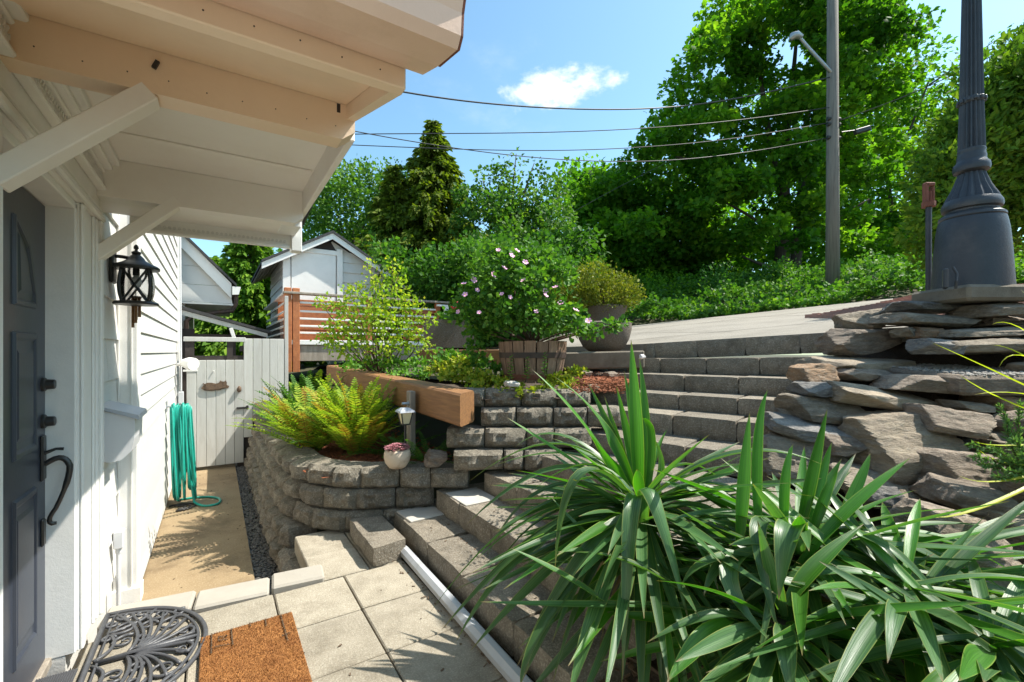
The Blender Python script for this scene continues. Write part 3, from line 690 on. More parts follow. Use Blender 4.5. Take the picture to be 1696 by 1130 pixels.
# treated beam on edge, holding the upper bed
bm = thing('landscape_beam', 'long honey-coloured timber beam laid on edge above the fern bed', 'timber beam', (1.5, 3.1, .85))
A0, A1 = Vector((1.515, 3.03, .965)), Vector((1.33, 6.9, 1.085)); dd = (A1 - A0).normalized(); sx_ = Vector((dd.y, -dd.x, 0)).normalized()
mb = MB(); hh = .124; ch = .016
sec = [(0 + ch, -hh), (.22 - ch, -hh), (.22, -hh + ch), (.22, hh - ch), (.22 - ch, hh), (ch, hh), (0, hh - ch), (0, -hh + ch)]
def secpt(o, s, cut): return o + sx_ * s[0] + Vector((0, 0, s[1])) + dd * (cut * s[0])
n_ = len(sec); va = [secpt(A0, s, .75) for s in sec]; vb = [secpt(A1, s, 0) for s in sec]
mb.add(va + vb, [tuple(range(n_)), tuple(range(n_, 2 * n_))[::-1]] + [(i, n_ + i, n_ + (i + 1) % n_, (i + 1) % n_) for i in range(n_)])
part('beam', mb, MT['cedar'], bm)
pc = PZ(692, 660, 1.0); 
mb = MB(); mb.box((1.425, 3.80, .78), (.05, .095, .56), None, .006); part('stake', mb, MT['greywood'], bm)
for dz in (.955, .875):
    mb = MB(); mb.tube([(1.40, 3.79, dz), (1.34, 3.79, dz)], .011, 8); mb.tube([(1.402, 3.79, dz), (1.39, 3.79, dz)], .022, 8); part('bolt', mb, MT['galv'], bm)

# =================================================================== THE HOUSE
house = thing('house', 'white lap-sided house with a grey front door under a braced porch roof', 'house', (-.6, 3, 0))
def bxp(name, x0, x1, y0, y1, z0, z1, m, parent=house, ch=0.004, label=None):
    mb = MB(); mb.box(((x0 + x1) / 2, (y0 + y1) / 2, (z0 + z1) / 2), (x1 - x0, y1 - y0, z1 - z0), None, ch)
    return part(name, mb, m, parent, label=label)
# wall cores
wm = MB()
wm.box((-1.06, .15, 1.5), (.96, 3.6, 3.9)); wm.box((-1.06, 3.44, 1.5), (.96, 1.12, 3.9)); wm.box((-1.06, 2.415, 2.79), (.96, .93, 1.32))
wm.box((-1.3, 2.415, .7), (.5, .93, 2.85)); wm.box((-.98, 6.4, 1.65), (1.0, 4.78, 4.2))
part('wall', wm, MT['siding'], house)
# lapped boards on the sunny wall
def lap(x, y0, y1, z0, z1, ex, m, par=house, name='siding_board', th=.010, jit=0.0):
    z = z0; k = 0
    while z < z1:
        mb = MB(); zt = min(z + ex + .03, z1 + .03)
        mb.add([(x - .012, y0, z), (x + th + .006, y0, z), (x + .001, y0, zt), (x - .012, y0, zt), (x - .012, y1, z), (x + th + .006, y1, z), (x + .001, y1, zt), (x - .012, y1, zt)],
               [(0, 1, 2, 3), (7, 6, 5, 4), (1, 5, 6, 2), (0, 4, 5, 1), (3, 2, 6, 7), (0, 3, 7, 4)])
        part(name, mb, m, par); z += ex; k += 1
lap(-.468, 4.045, 8.2, -.28, 3.45, .152, MT['siding'])
# the recessed strip beside the door: staggered wide shingles
z = -.05; k = 0
while z < 2.25:
    for (y0, y1) in (((3.285, 3.66), (3.66, 4.015)) if k % 2 else ((3.285, 3.52), (3.52, 4.015))):
        mb = MB(); x = -.566
        mb.add([(x - .015, y0 + .002, z), (x + .022, y0 + .002, z), (x + .002, y0 + .002, z + .29), (x - .015, y0 + .002, z + .29), (x - .015, y1 - .002, z), (x + .022, y1 - .002, z), (x + .002, y1 - .002, z + .29), (x - .015, y1 - .002, z + .29)],
               [(0, 1, 2, 3), (7, 6, 5, 4), (1, 5, 6, 2), (0, 4, 5, 1), (3, 2, 6, 7), (0, 3, 7, 4)])
        part('shingle', mb, MT['siding'], house)
    z += .255; k += 1
# corner boards where the wall steps out
bxp('corner_board', -.575, -.447, 4.005, 4.028, -.33, 3.2, MT['white']); bxp('corner_board', -.478, -.440, 4.0285, 4.10, -.33, 3.2, MT['white'])
for yy in (-.545, -.478): bxp('bead', yy - .004, yy + .004, 3.998, 4.0045, -.2, 3.1, MT['white'], ch=.001)
bxp('corner_board', -.46, -.43, 8.02, 8.16, -.33, 3.4, MT['white'])
bxp('plinth', -.60, -.425, 3.985, 4.11, -.34, -.20, MT['white'])
bxp('roof', -4.5, -.36, 3.9, 8.3, 3.5, 3.62, MT['shingle_roof'])
# door with its jambs
dr = thing_door = part('door', MB().box((-.668, 2.415, 1.035), (.045, .925, 2.05), None, .003), MT['door'], house)
def inset(y0, y1, z0, z1, arch=None):
    """a moulded raised panel on the door face"""
    X = -.6455; poly = [(y0, z0), (y1, z0), (y1, z1), (y0, z1)] if arch is None else [(y0, z0), (y1, z0)] + arch
    mb = MB(); n = len(poly); cy = sum(p[0] for p in poly) / n; cz = sum(p[1] for p in poly) / n
    def ring(s, x):
        out = []
        for (y, z) in poly:
            dy, dz = y - cy, z - cz; L = math.hypot(dy, dz); k = max(.1, (L - s * 1.35) / L); out.append((x, cy + dy * k, cz + dz * k))
        return out
    rs = [ring(0, X), ring(.006, X + .010), ring(.020, X + .009), ring(.030, X - .006 + .008), ring(.055, X + .002), ring(.07, X + .007)]
    vs = [p for r in rs for p in r]
    fs = [(i * n + k, i * n + (k + 1) % n, (i + 1) * n + (k + 1) % n, (i + 1) * n + k) for i in range(len(rs) - 1) for k in range(n)] + [tuple((len(rs) - 1) * n + k for k in range(n))]
    mb.add(vs, fs); part('door_panel', mb, MT['door'], dr)
for (y0, y1) in ((2.48, 2.73), (2.10, 2.35)):
    inset(y0, y1, .18, .83); inset(y0, y1, .98, 1.48)
inset(2.48, 2.73, 1.58, 1.80, [(2.73, 1.62), (2.70, 1.74), (2.63, 1.86), (2.48, 1.93)]); inset(2.10, 2.35, 1.58, 1.80, [(2.35, 1.93), (2.20, 1.86), (2.13, 1.74), (2.10, 1.62)])
mb = MB()
for z in (1.255, 1.09):
    mb = MB(); 
    mb.tube([(-.646, 2.835, z), (-.636, 2.835, z), (-.632, 2.835, z)], [.031, .031, .026], 20); mb.tube([(-.632, 2.835, z), (-.606, 2.835, z), (-.603, 2.835, z)], [.023, .021, .018], 20)
    part('deadbolt', mb, MT['bronze'], dr, auto=40)
hd = part('handle', MB().box((-.641, 2.825, .93), (.014, .052, .20), None, .006), MT['bronze'], dr)
mb = MB(); mb.box((-.641, 2.825, .60), (.014, .04, .12), None, .006); mb.tube([(-.636, 2.825, .95), (-.60, 2.828, .965), (-.575, 2.83, .962)], [.008, .006, .007], 8)
mb.tube(bezier((-.635, 2.825, .90), (-.575, 2.828, .955), (-.555, 2.83, .885), 8)[:-1] + bezier((-.555, 2.83, .885), (-.553, 2.83, .82), (-.60, 2.828, .70), 7)[:-1] + bezier((-.60, 2.828, .70), (-.635, 2.826, .645), (-.612, 2.828, .632), 6) + [(-.598, 2.83, .632)], [.010] + [.012] * 10 + [.009] * 8 + [.007], 10)
part('grip', mb, MT['bronze'], dr, auto=50)
for (y0, y1) in ((1.925, 1.952), (2.878, 2.905)): bxp('jamb', -.70, -.545, y0, y1, 0, 2.09, MT['white'])
bxp('jamb', -.70, -.545, 1.925, 2.905, 2.065, 2.10, MT['white'])
bxp('weatherstrip', -.688, -.650, 2.872, 2.880, .0, 2.06, MT['hoop'], ch=.001)
for (y0, y1, s) in ((1.50, 1.935, -1), (2.895, 3.28, 1)):
    cs = bxp('casing', -.575, -.535, y0, y1, 0, 2.10, MT['white'])
    e = y1 if s > 0 else y0
    for (a, b, x) in ((.0, .055, .030), (.065, .10, .018), (.11, .145, .012)):
        ya, yb = sorted((e - s * a, e - s * b)); bxp('moulding', -.536, -.536 + x, ya, yb, 0, 2.10, MT['white'], parent=cs, ch=.006)
    ya, yb = (y0, y0 + .05) if s > 0 else (y1 - .05, y1)
    bxp('moulding', -.536, -.521, ya, yb, 0.0, 2.10, MT['white'], parent=cs, ch=.006)
bxp('sill', -.69, -.625, 1.94, 2.89, -.03, .012, MT['greywood'])
hdr = bxp('door_header', -.575, -.525, .40, 3.285, 2.10, 2.27, MT['white'])
bxp('moulding', -.526, -.500, .40, 3.29, 2.10, 2.135, MT['white'], parent=hdr, ch=.008)
bxp('moulding', -.526, -.510, .40, 3.29, 2.15, 2.165, MT['white'], parent=hdr, ch=.004)
bxp('moulding', -.526, -.486, .40, 3.29, 2.255, 2.275, MT['white'], parent=hdr, ch=.006)
frz = bxp('frieze', -.575, -.505, .40, 3.285, 2.275, 2.35, MT['white'])
mb = MB(); y = 1.52
while y < 3.27:       # chevron band
    for s in (1, -1): mb.beam((-.502, y, 2.3125), (-.502, y + .018, 2.3125 + s * .024), .008, .008)
    y += .027
part('chevron_band', mb, MT['white'], frz)
for (x, z0, z1) in ((-.490, 2.35, 2.368), (-.46, 2.368, 2.395), (-.43, 2.395, 2.43)): bxp('cornice', -.575, x, .40, 3.29, z0, z1, MT['white'], ch=.006)
bxp('ribbed_threshold_strip', -.635, -.502, 1.96, 2.70, .0125, .020, MT['rubber'])
for i in range(16): bxp('rib', -.632 + i * .0082, -.628 + i * .0082, 1.965, 2.695, .0202, .0235, MT['rubber'], parent=bpy.data.objects['ribbed_threshold_strip'], ch=0)

# ---- porch roof: beams, braces, soffit, fascia and gutter
pr = part('porch_roof', MB().prism([(-.57, 1.10, 2.44), (-.57, 2.45, 2.78), (-.57, 3.72, 2.46), (-.57, 3.72, 2.42), (-.57, 2.45, 2.72), (-.57, 1.10, 2.40)], (1.09, 0, 0)), MT['shingle_roof'], house)
bxp('soffit', -.57, .47, 1.95, 3.24, 2.432, 2.455, MT['soffit'], pr, ch=0)
bxp('soffit', -.57, .44, 3.285, 3.60, 2.232, 2.25, MT['soffit'], pr, ch=0)
bxp('end_infill', .455, .47, 1.95, 3.2, 2.45, 2.62, MT['white'], pr, ch=0)
def beamx(name, y0, y1, z0, z1, x1, m):
    mb = MB(); c = .05
    mb.prism([(-.57, y0, z0), (x1 - c, y0, z0), (x1, y0, z0 + c * .8), (x1, y0, z1), (-.57, y0, z1)], (0, y1 - y0, 0)); return part(name, mb, m, pr)
beamx('beam', 1.90, 1.995, 2.252, 2.43, .475, MT['cream']); beamx('beam', 3.20, 3.29, 2.225, 2.43, .475, MT['soffit'])  # near beam has the painted-in warm bounce, far beam does not
for y in (1.912, 3.212):
    mb = MB(); mb.beam((-.545, y + .03, 1.90), (-.18, y + .03, 2.262), .062, .085, .004, up=(0, 1, 0)); part('brace', mb, MT['soffit'], pr)
bxp('barge_board', .470, .500, 2.00, 3.62, 2.30, 2.50, MT['soffit'], pr)
mb = MB(); mb.beam((.54, 2.1, 2.60), (.54, 3.95, 2.39), .07, .035, .003); part('roof_edge', mb, MT['shingle_roof'], pr)
mb = MB(); mb.beam((.515, 2.1, 2.56), (.515, 3.92, 2.35), .03, .07, .003); part('roof_edge', mb, MT['white'], pr)
# near eave: sloping rake ends, fascia and gutter
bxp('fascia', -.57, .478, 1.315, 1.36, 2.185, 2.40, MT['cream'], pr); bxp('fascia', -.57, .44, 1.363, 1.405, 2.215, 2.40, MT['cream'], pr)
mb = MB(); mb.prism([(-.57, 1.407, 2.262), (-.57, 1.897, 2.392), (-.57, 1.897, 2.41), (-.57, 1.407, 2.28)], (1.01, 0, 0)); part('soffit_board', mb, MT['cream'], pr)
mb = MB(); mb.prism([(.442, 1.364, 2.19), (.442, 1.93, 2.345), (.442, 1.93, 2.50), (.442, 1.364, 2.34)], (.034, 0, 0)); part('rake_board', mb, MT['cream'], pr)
mb = MB(); gp = [(1.312, 2.245), (1.20, 2.212), (1.075, 2.190), (1.055, 2.215), (1.05, 2.27), (1.03, 2.33), (1.02, 2.355), (1.028, 2.36), (1.058, 2.28), (1.064, 2.225), (1.08, 2.20), (1.20, 2.222), (1.30, 2.252), (1.30, 2.38), (1.312, 2.38)]
mb.prism([(-.57, y, z) for y, z in gp], (1.10, 0, 0)); gu = part('gutter', mb, MT['peach_bounce'], pr)
mb = MB(); mb.prism([(.531, y, z) for y, z in [(1.20, 2.212), (1.075, 2.19), (1.055, 2.215), (1.05, 2.27), (1.02, 2.355), (1.20, 2.36)]], (.006, 0, 0)); part('gutter_end', mb, MT['rust'], gu)
mb = MB(); mb.prism([(-.57, 1.03, 2.372), (-.57, 1.42, 2.42), (-.57, 1.42, 2.432), (-.57, 1.03, 2.384)], (1.10, 0, 0)); part('drip_edge', mb, MT['rust'], pr)
mb = MB()      # nail heads and drip marks that stand on the painted boards
for x in lin(-.45, .40, .105):
    for (yy, zz) in ((1.899, 2.30), (1.899, 2.40), (1.3145, 2.22), (1.3145, 2.36)): mb.tube([(x + random.uniform(-.02, .02), yy + .002, zz + random.uniform(-.012, .012)), (0, 0, 0)][:1] * 2 if False else [(x + random.uniform(-.001, .001), yy + .004, zz + .004 * sin(x * 40)), (x, yy - .0015, zz + .004 * sin(x * 40))], .0021, 6)
o = part('nail_heads', mb, MT['hoop'], pr); o['kind'] = 'stuff'
for y in (2.36, 2.80): bxp('soffit_batten', -.57, .46, y - .018, y + .018, 2.422, 2.4315, MT['soffit'], pr, ch=.003)
# far eave with its scalloped vent strip
bxp('eave_fascia', -.44, .46, 3.60, 3.625, 2.14, 2.26, MT['white'], pr); bxp('eave_strip', -.44, .445, 3.575, 3.598, 2.135, 2.155, MT['white'], pr)
mb = MB()
for i in range(34): mb.tube([(-.42 + i * .0252, 3.599, 2.185), (-.42 + i * .0252, 3.590, 2.185)], .009, 8)
part('vent_strip', mb, MT['siding'], pr)
bxp('end_block', .452, .52, 3.56, 3.66, 2.12, 2.40, MT['white'], pr)
bxp('tie', .36, .475, 3.295, 3.56, 2.225, 2.28, MT['white'], pr)
mb = MB(); mb.box((-.165, 1.895, 2.345), (.012, .012, .028), Matrix.Rotation(.4, 3, 'Y')); part('hook', mb, MT['black'], pr)
bxp('beam_notch', .405, .418, 1.8985, 1.90, 2.355, 2.39, MT['dark'], pr, ch=0)

# ---- lantern, chime, mailbox, outlet
lc = Vector((-.425, 3.75, 0))
lan = thing('wall_lantern', 'black iron lantern with crossed bars fixed to the white wall by the door', 'lantern', (-.548, 3.75, 1.95))
mb = MB(); mb.box((-.538, 3.75, 1.965), (.022, .115, .27), None, .008); part('wall_plate', mb, MT['black'], lan)
mb = MB(); mb.tube(bezier((-.53, 3.75, 2.0), (-.48, 3.75, 2.005), (-.425, 3.75, 1.985), 6), .011, 8); part('arm', mb, MT['black'], lan)
mb = MB(); prof = [(.005, .385), (.012, .375), (.014, .362), (.007, .352), (.010, .345), (.024, .338), (.026, .328), (.020, .322), (.040, .300), (.048, .285), (.072, .268), (.112, .250), (.122, .240), (.122, .226), (.10, .222)]
mb.lathe([(r, z) for r, z in prof[::-1]], (lc.x, lc.y, 1.70), 20); part('roof', mb, MT['black'], lan, auto=40)
mb = MB(); mb.lathe([(.115, 0), (.118, .008), (.110, .018), (.10, .020)], (lc.x, lc.y, 1.70), 20); part('base', mb, MT['black'], lan, auto=40)
for k in range(4):
    a = pi / 4 + k * pi / 2; b = a + pi / 2
    P = lambda an, z, r=.098: Vector((lc.x + r * cos(an), lc.y + r * sin(an), 1.70 + z))
    mb = MB(); mb.tube([P(a, .01, .088), P(a, .07, .104), P(a, .12, .108), P(a, .17, .104), P(a, .225, .092)], .0085, 6)
    part('bar', mb, MT['black'], lan)
    for (z0, z1) in ((.015, .225), (.225, .015)):
        mb = MB(); p0, p1 = P(a, z0, .088), P(b, z1, .088); mid = (p0 + p1) / 2; out = Vector((mid.x - lc.x, mid.y - lc.y, 0)).normalized() * .016
        mb.tube([p0, (p0 * 3 + p1) / 4 + out * .8, mid + out, (p0 + p1 * 3) / 4 + out * .8, p1], .0065, 6); part('cross_bar', mb, MT['black'], lan)
mb = MB(); mb.lathe([(.078, .012), (.092, .07), (.096, .12), (.092, .17), (.08, .222), (.077, .222), (.089, .17), (.093, .12), (.089, .07), (.075, .012)], (lc.x, lc.y, 1.70), 24); part('glass', mb, MT['glass'], lan, True)
mb = MB(); mb.tube([(lc.x, lc.y, 1.93), (lc.x, lc.y, 1.885)], .018, 12); part('socket', mb, MT['black'], lan)
mb = MB(); mb.lathe([(.012, .0), (.026, -.02), (.030, -.045), (.022, -.068), (.004, -.078)], (lc.x, lc.y, 1.885), 16); part('bulb', mb, MT['white'], lan, True)
ch = thing('wind_chime', 'small brown bamboo chime hanging below the black lantern', 'wind chime', (-.44, 3.86, 1.62))
for i, (dx, dy, l) in enumerate(((0, 0, .17), (.018, .012, .13), (-.016, .014, .20), (.004, -.018, .15))):
    mb = MB(); mb.tube([(-.44 + dx, 3.86 + dy, 1.76), (-.44 + dx, 3.86 + dy, 1.76 - l)], .0085, 8); part('tube', mb, MT['cedar'], ch)
mb = MB(); mb.tube([(-.44, 3.86, 1.955), (-.44, 3.86, 1.76)], .0018, 5); mb.tube([(-.44, 3.86, 1.765), (-.44, 3.86, 1.755)], .032, 10); part('hanger', mb, MT['stave'], ch)
mb_ = thing('mailbox', 'pale grey wall mailbox with a sloping lid beside the front door', 'mailbox', (-.545, 3.55, .80))
mb = MB(); sec = [(-.545, 1.075), (-.545, .79), (-.50, .775), (-.45, .785), (-.405, .83), (-.392, .90), (-.388, 1.02)]
mb.prism([(x, 3.38, z) for x, z in sec], (0, .33, 0)); part('box', mb, MT['mailbox'], mb_)
mb = MB(); mb.prism([(x, 3.365, z) for x, z in [(-.55, 1.085), (-.55, 1.10), (-.372, 1.037), (-.366, 1.012), (-.374, 1.012)]], (0, .36, 0)); part('lid', mb, MT['lid'], mb_)
ob = thing('outlet_box', 'small grey electrical box with conduit low on the white wall', 'electrical box', (-.54, 3.80, .05))
mb = MB(); mb.box((-.515, 3.80, .21), (.05, .075, .11), None, .005); part('box', mb, MT['mailbox'], ob)
mb = MB(); mb.tube([(-.518, 3.80, .155), (-.518, 3.80, .12)], .016, 10); mb.tube([(-.518, 3.80, .12), (-.518, 3.80, -.28)], .0125, 10); part('conduit', mb, MT['mailbox'], ob)

# ---- far wing of the house with its boxed eave
mb = MB()
wg = part('wing', MB().box((-1.0, 11.0, 1.4), (1.16, 3.7, 3.6)), MT['siding'], house)
for (za, zb, xr) in ((2.22, 2.50, .10), (2.505, 2.80, -.13), (2.805, 3.1, -.36)):
    mb = MB(); sl = lambda z: .42 - (z - 2.22) * .80
    mb.prism([(-.46, 9.06, za), (min(sl(za), .24), 9.06, za), (sl(zb), 9.06, zb), (-.46, 9.06, zb)], (0, .02, 0)); part('siding_board', mb, MT['siding'], wg)
mb = MB(); mb.box((-.11, 10.5, 2.20), (.72, 2.9, .03)); part('eave_soffit', mb, MT['siding'], wg)
mb = MB(); mb.beam((-.52, 9.02, 3.21), (.22, 9.02, 2.40), .04, .20, .003, up=(0, 1, 0)) if False else mb.prism([(-.50, 9.0, 3.12), (.225, 9.0, 2.30), (.225, 9.0, 2.55), (-.50, 9.0, 3.34)], (0, .04, 0)); part('barge_board', mb, MT['white'], wg)
mb = MB(); mb.prism([(-.52, 8.96, 3.345), (.30, 8.96, 2.50), (.30, 8.96, 2.545), (-.52, 8.96, 3.41)], (0, 3.6, 0)); part('roof', mb, MT['shingle_roof'], wg)
mb = MB(); mb.prism([(.235, 8.98, 2.36), (.33, 8.98, 2.37), (.36, 8.98, 2.50), (.345, 8.98, 2.50), (.32, 8.98, 2.385), (.245, 8.98, 2.375), (.245, 8.98, 2.5), (.235, 8.98, 2.5)], (0, 3.5, 0)); gt = part('gutter', mb, MT['hoop'], wg)
mb = MB(); mb.prism([(.235, 8.965, 2.36), (.33, 8.965, 2.37), (.36, 8.965, 2.50), (.235, 8.965, 2.5)], (0, .012, 0)); part('gutter_end', mb, MT['white'], gt)
mb = MB(); mb.tube([(.29, 9.05, 2.37), (.29, 9.07, 2.22), (.24, 9.1, 2.10), (-.30, 9.12, 2.0), (-.40, 9.12, 1.9), (-.40, 9.12, .0)], .035, 8); part('downspout', mb, MT['hoop'], gt, auto=40)

# =================================================================== GATE, FENCE, LEAN-TO
gy = 7.9
gate = thing('garden_gate', 'white boarded gate with an open slot at the top at the end of the alley', 'gate', (0, gy, -.3))
for i in range(6):
    x0 = -.345 + i * .1165
    mb = MB(); mb.box((x0 + .058, gy, .515), (.1125, .022, 1.53), None, .004); part('board', mb, MT['fence'], gate)
for (x0, x1) in ((-.36, -.255), (.14, .215), (.345, .352)):
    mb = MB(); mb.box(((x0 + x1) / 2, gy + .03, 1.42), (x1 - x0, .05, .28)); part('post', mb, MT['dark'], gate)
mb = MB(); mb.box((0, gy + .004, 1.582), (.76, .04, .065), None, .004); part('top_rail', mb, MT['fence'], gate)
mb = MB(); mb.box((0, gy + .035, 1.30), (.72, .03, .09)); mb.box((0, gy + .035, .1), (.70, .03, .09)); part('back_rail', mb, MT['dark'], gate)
mb = MB(); mb.box((-.30, gy - .014, 1.135), (.17, .008, .028), None, .002); part('strap_hinge', mb, MT['white'], gate)
mb = MB(); mb.box((.335, gy - .02, .565), (.15, .018, .03), None, .003); mb.box((.40, gy - .02, .57), (.03, .03, .055), None, .004); mb.tube([(.27, gy - .02, .58), (.27, gy - .03, .55)], .006); part('latch', mb, MT['black'], gate)
mb = MB(); mb.tube([(-.02, gy - .012, 1.125), (-.02, gy - .03, 1.12)], .007); mb.tube([(-.02, gy - .03, 1.12), (-.02, gy - .032, 1.10)], .004); part('hook', mb, MT['white'], gate)
fence = thing('board_fence', 'white vertical board fence stepping up over the block wall beside the gate', 'fence', (.6, gy, .3))
for i, (x0, zb) in enumerate(((.355, .12), (.475, .37), (.595, .55), (.70, .60), (.80, .66))):
    mb = MB(); x1 = x0 + (.115 if i < 2 else .10); mb.box(((x0 + x1) / 2, gy + .002, (zb + 1.60) / 2), (x1 - x0, .022, 1.60 - zb), None, .004); part('board', mb, MT['fence'], fence)
mb = MB(); mb.box((.93, gy + .01, 1.30), (.05, .05, 1.95), None, .004); part('post', mb, MT['fence'], fence)
mb = MB(); mb.box((.6, gy + .035, 1.45), (.6, .03, .08)); mb.box((.62, gy + .06, .6), (.55, .05, 2.0)) if False else None; part('rail', mb, MT['dark'], fence)
mb = MB(); mb.box((.42, gy + .06, .0), (.30, .05, .8)); part('backing', mb, MT['dark'], fence)
# carved cat plaque on the gate
mb = MB(); cat = [(-.17, 0), (-.13, -.035), (-.05, -.045), (.05, -.035), (.11, -.015), (.155, -.01), (.165, .02), (.135, .035), (.135, .075), (.12, .105), (.105, .085), (.075, .09), (.055, .105), (.045, .07), (.0, .06), (-.05, .075), (-.10, .075), (-.125, .06), (-.15, .075), (-.14, .045)]
mb.prism([(x * 1.02, gy - .012, z + .88) for x, z in cat], (0, -.018, 0))
mb.prism([(x * .8, gy - .0305, z * .72 + .885) for x, z in cat], (0, -.008, 0))
tag(part('cat_plaque', mb, MT['cat']), 'brown carved plaque of a resting cat hung on the white gate', 'plaque')
mb = MB(); mb.lathe([(.012, 0), (.028, .02), (.03, .05), (.02, .08), (.008, .095)], (.295, gy - .03, .80), 10); tag(part('gate_ornament', mb, MT['cat'], None, True), 'small brown oval ornament on the gate above the latch', 'ornament')
# flood lamp and pipes at the wall end
fl = thing('flood_lamp', 'round white flood lamp at the end of the sidings by the gate', 'lamp', (-.42, 7.72, 1.25))
mb = MB(); mb.tube([(-.44, 7.75, 1.22), (-.36, 7.68, 1.24)], .02, 8); part('arm', mb, MT['white'], fl)
mb = MB(); mb.tube([(-.37, 7.70, 1.25), (-.30, 7.60, 1.24), (-.25, 7.54, 1.235)], [.05, .085, .085], 16); part('head', mb, MT['white'], fl, auto=40)
mb = MB(); mb.box((-.40, 7.78, .74), (.06, .06, .22), None, .006); mb.tube([(-.40, 7.78, .62), (-.40, 7.78, .40)], .012); mb.tube([(-.40, 7.78, .86), (-.41, 7.79, 3.0)], .012)
tag(part('meter_pipe', mb, MT['mailbox']), 'thin cream conduit with a small box running up the wall end', 'conduit')
# lean-to roof behind the gate
lt = thing('lean_to', 'low lean-to with a dark sloping roof and open framed side behind the gate', 'lean-to', (.1, 9.0, 0))
mb = MB(); mb.prism([(-.45, 8.25, 2.035), (.76, 8.25, 1.69), (.76, 8.25, 1.73), (-.45, 8.25, 2.085)], (0, .68, 0)); part('roof', mb, MT['shingle_roof'], lt)
mb = MB(); mb.prism([(-.45, 8.27, 1.955), (.70, 8.27, 1.63), (.70, 8.27, 1.695), (-.45, 8.27, 2.03)], (0, .03, 0)); part('barge_board', mb, MT['fence'], lt)
for (x0, x1) in ((-.42, -.27), (.18, .27), (.60, .68)):
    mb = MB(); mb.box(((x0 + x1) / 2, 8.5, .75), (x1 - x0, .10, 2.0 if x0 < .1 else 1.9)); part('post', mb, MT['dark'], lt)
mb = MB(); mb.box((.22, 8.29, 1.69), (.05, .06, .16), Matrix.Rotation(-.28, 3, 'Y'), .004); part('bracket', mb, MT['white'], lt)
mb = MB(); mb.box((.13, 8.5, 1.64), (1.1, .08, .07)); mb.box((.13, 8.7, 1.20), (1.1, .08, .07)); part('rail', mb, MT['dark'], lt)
# teal hose hung on the wall
hz = Vector((-.40, 6.30, .80))
hs = thing('garden_hose', 'teal garden hose hung in long loops on the white wall, tail on the path', 'hose', hz)
r7 = random.Random(5); pts = []
N = 13
for k in range(N):
    ht = r7.uniform(.90, 1.07); wd = r7.uniform(.04, .17); xo = -.415 + .014 * k; sh = r7.uniform(-.07, .07); bot = r7.uniform(.85, 1.2)
    for i in range(22):
        a = -pi / 2 + 2 * pi * i / 22; zz = -sin(a); cc = -cos(a); low_ = (1 - zz) / 2
        y = 6.27 + cc * (.035 + wd * low_ * bot) + sh * low_ + .012 * sin(3 * a + k)
        pts.append((xo + .014 * i / 22 + (.05 + .05 * k / N) * low_ * (.5 + .5 * sin(k * 2.1)), y, .80 - ht / 2 + zz * ht / 2 + .012 * (k % 3) - .02 * low_))
mb = MB(); mb.tube(pts, .0115, 7); part('coil', mb, MT['hose'], hs, True)
mb = MB(); mb.tube(bezier((-.30, 6.22, .45), (-.22, 6.15, -.05), (-.20, 6.18, -.27), 8)[:-1] + bezier((-.20, 6.18, -.27), (-.12, 5.95, -.295), (.02, 6.02, -.287), 8)[:-1] + bezier((.02, 6.02, -.287), (.10, 6.22, -.287), (-.06, 6.36, -.287), 8)[:-1] + bezier((-.06, 6.36, -.287), (-.2, 6.45, -.287), (-.36, 6.42, -.287), 6), .0125, 8); part('tail', mb, MT['hose'], hs, True)
mb = MB(); mb.tube([(-.455, 6.27, .80), (-.36, 6.27, .79), (-.33, 6.27, .83)], .010, 8); mb.box((-.452, 6.27, .80), (.012, .09, .12), None, .003); part('hanger', mb, MT['galv'], hs)
mb = MB(); 
for q in range(3):  # flat black concentric rings on the path
    mb.tube([(-.33 + (.045 + q * .034) * 1.25 * cos(a), 6.12 + (.045 + q * .034) * sin(a) * 1.15, -.291 + .001 * q) for a in np.linspace(-1.75, 1.9 + .2 * q, 22)], .0085, 7)
tag(part('dark_rings', mb, MT['black'], None, True), 'black iron scroll rings lying flat on the path under the hose', 'iron scroll')

# =================================================================== DECK AND SHED
dk = thing('deck', 'raised red-stained timber deck with a slatted railing and white-edged top rail', 'deck', (2.2, 9, .5))
D0 = 8.0
for x in (.965, 1.085): 
    mb = MB(); mb.box((x, D0 + .05, 1.75), (.105, .10, 1.35), None, .006); part('post', mb, MT['deckwood'], dk)
for x in (2.25, 3.55):
    mb = MB(); mb.box((x, D0 + .06, 1.85), (.09, .09, .95), None, .006); part('post', mb, MT['deckwood'], dk)
mb = MB(); mb.box((2.33, D0 + .05, 2.345), (2.86, .16, .035), None, .004); part('top_rail', mb, MT['greywood'], dk)
mb = MB(); mb.box((.975, D0 + 1.8, 2.345), (.15, 3.4, .035), None, .004); part('top_rail', mb, MT['white'], dk)
for i, z in enumerate((2.20, 2.06, 1.94, 1.82, 1.71)):
    mb = MB(); mb.box((2.33, D0 + .045, z), (2.40, .022, .032), None, .004); part('slat', mb, MT['white'], dk)
    mb = MB(); mb.box((.94, D0 + 1.7, z), (.022, 3.1, .032), None, .004); part('slat', mb, MT['white'], dk)
mb = MB(); mb.box((2.2, D0 + .03, 1.555), (2.5, .04, .075), None, .004); part('rim_board', mb, MT['white'], dk)
mb = MB(); mb.box((2.3, D0 + .08, 1.38), (2.6, .08, .26), None, .006); part('joist', mb, MT['greywood'], dk)
for i in range(10):
    mb = MB(); mb.box((2.3, D0 + .12 + .14 * i, 1.572), (2.6, .132, .03), None, .003); part('deck_board', mb, MT['deckwood'], dk)
for i in range(7):
    mb = MB(); mb.box((2.32, D0 + 1.46 + .006 * (i % 2), 1.65 + .115 * i), (2.7, .025, .112), None, .003); part('screen_board', mb, MT['deckwood'], dk)
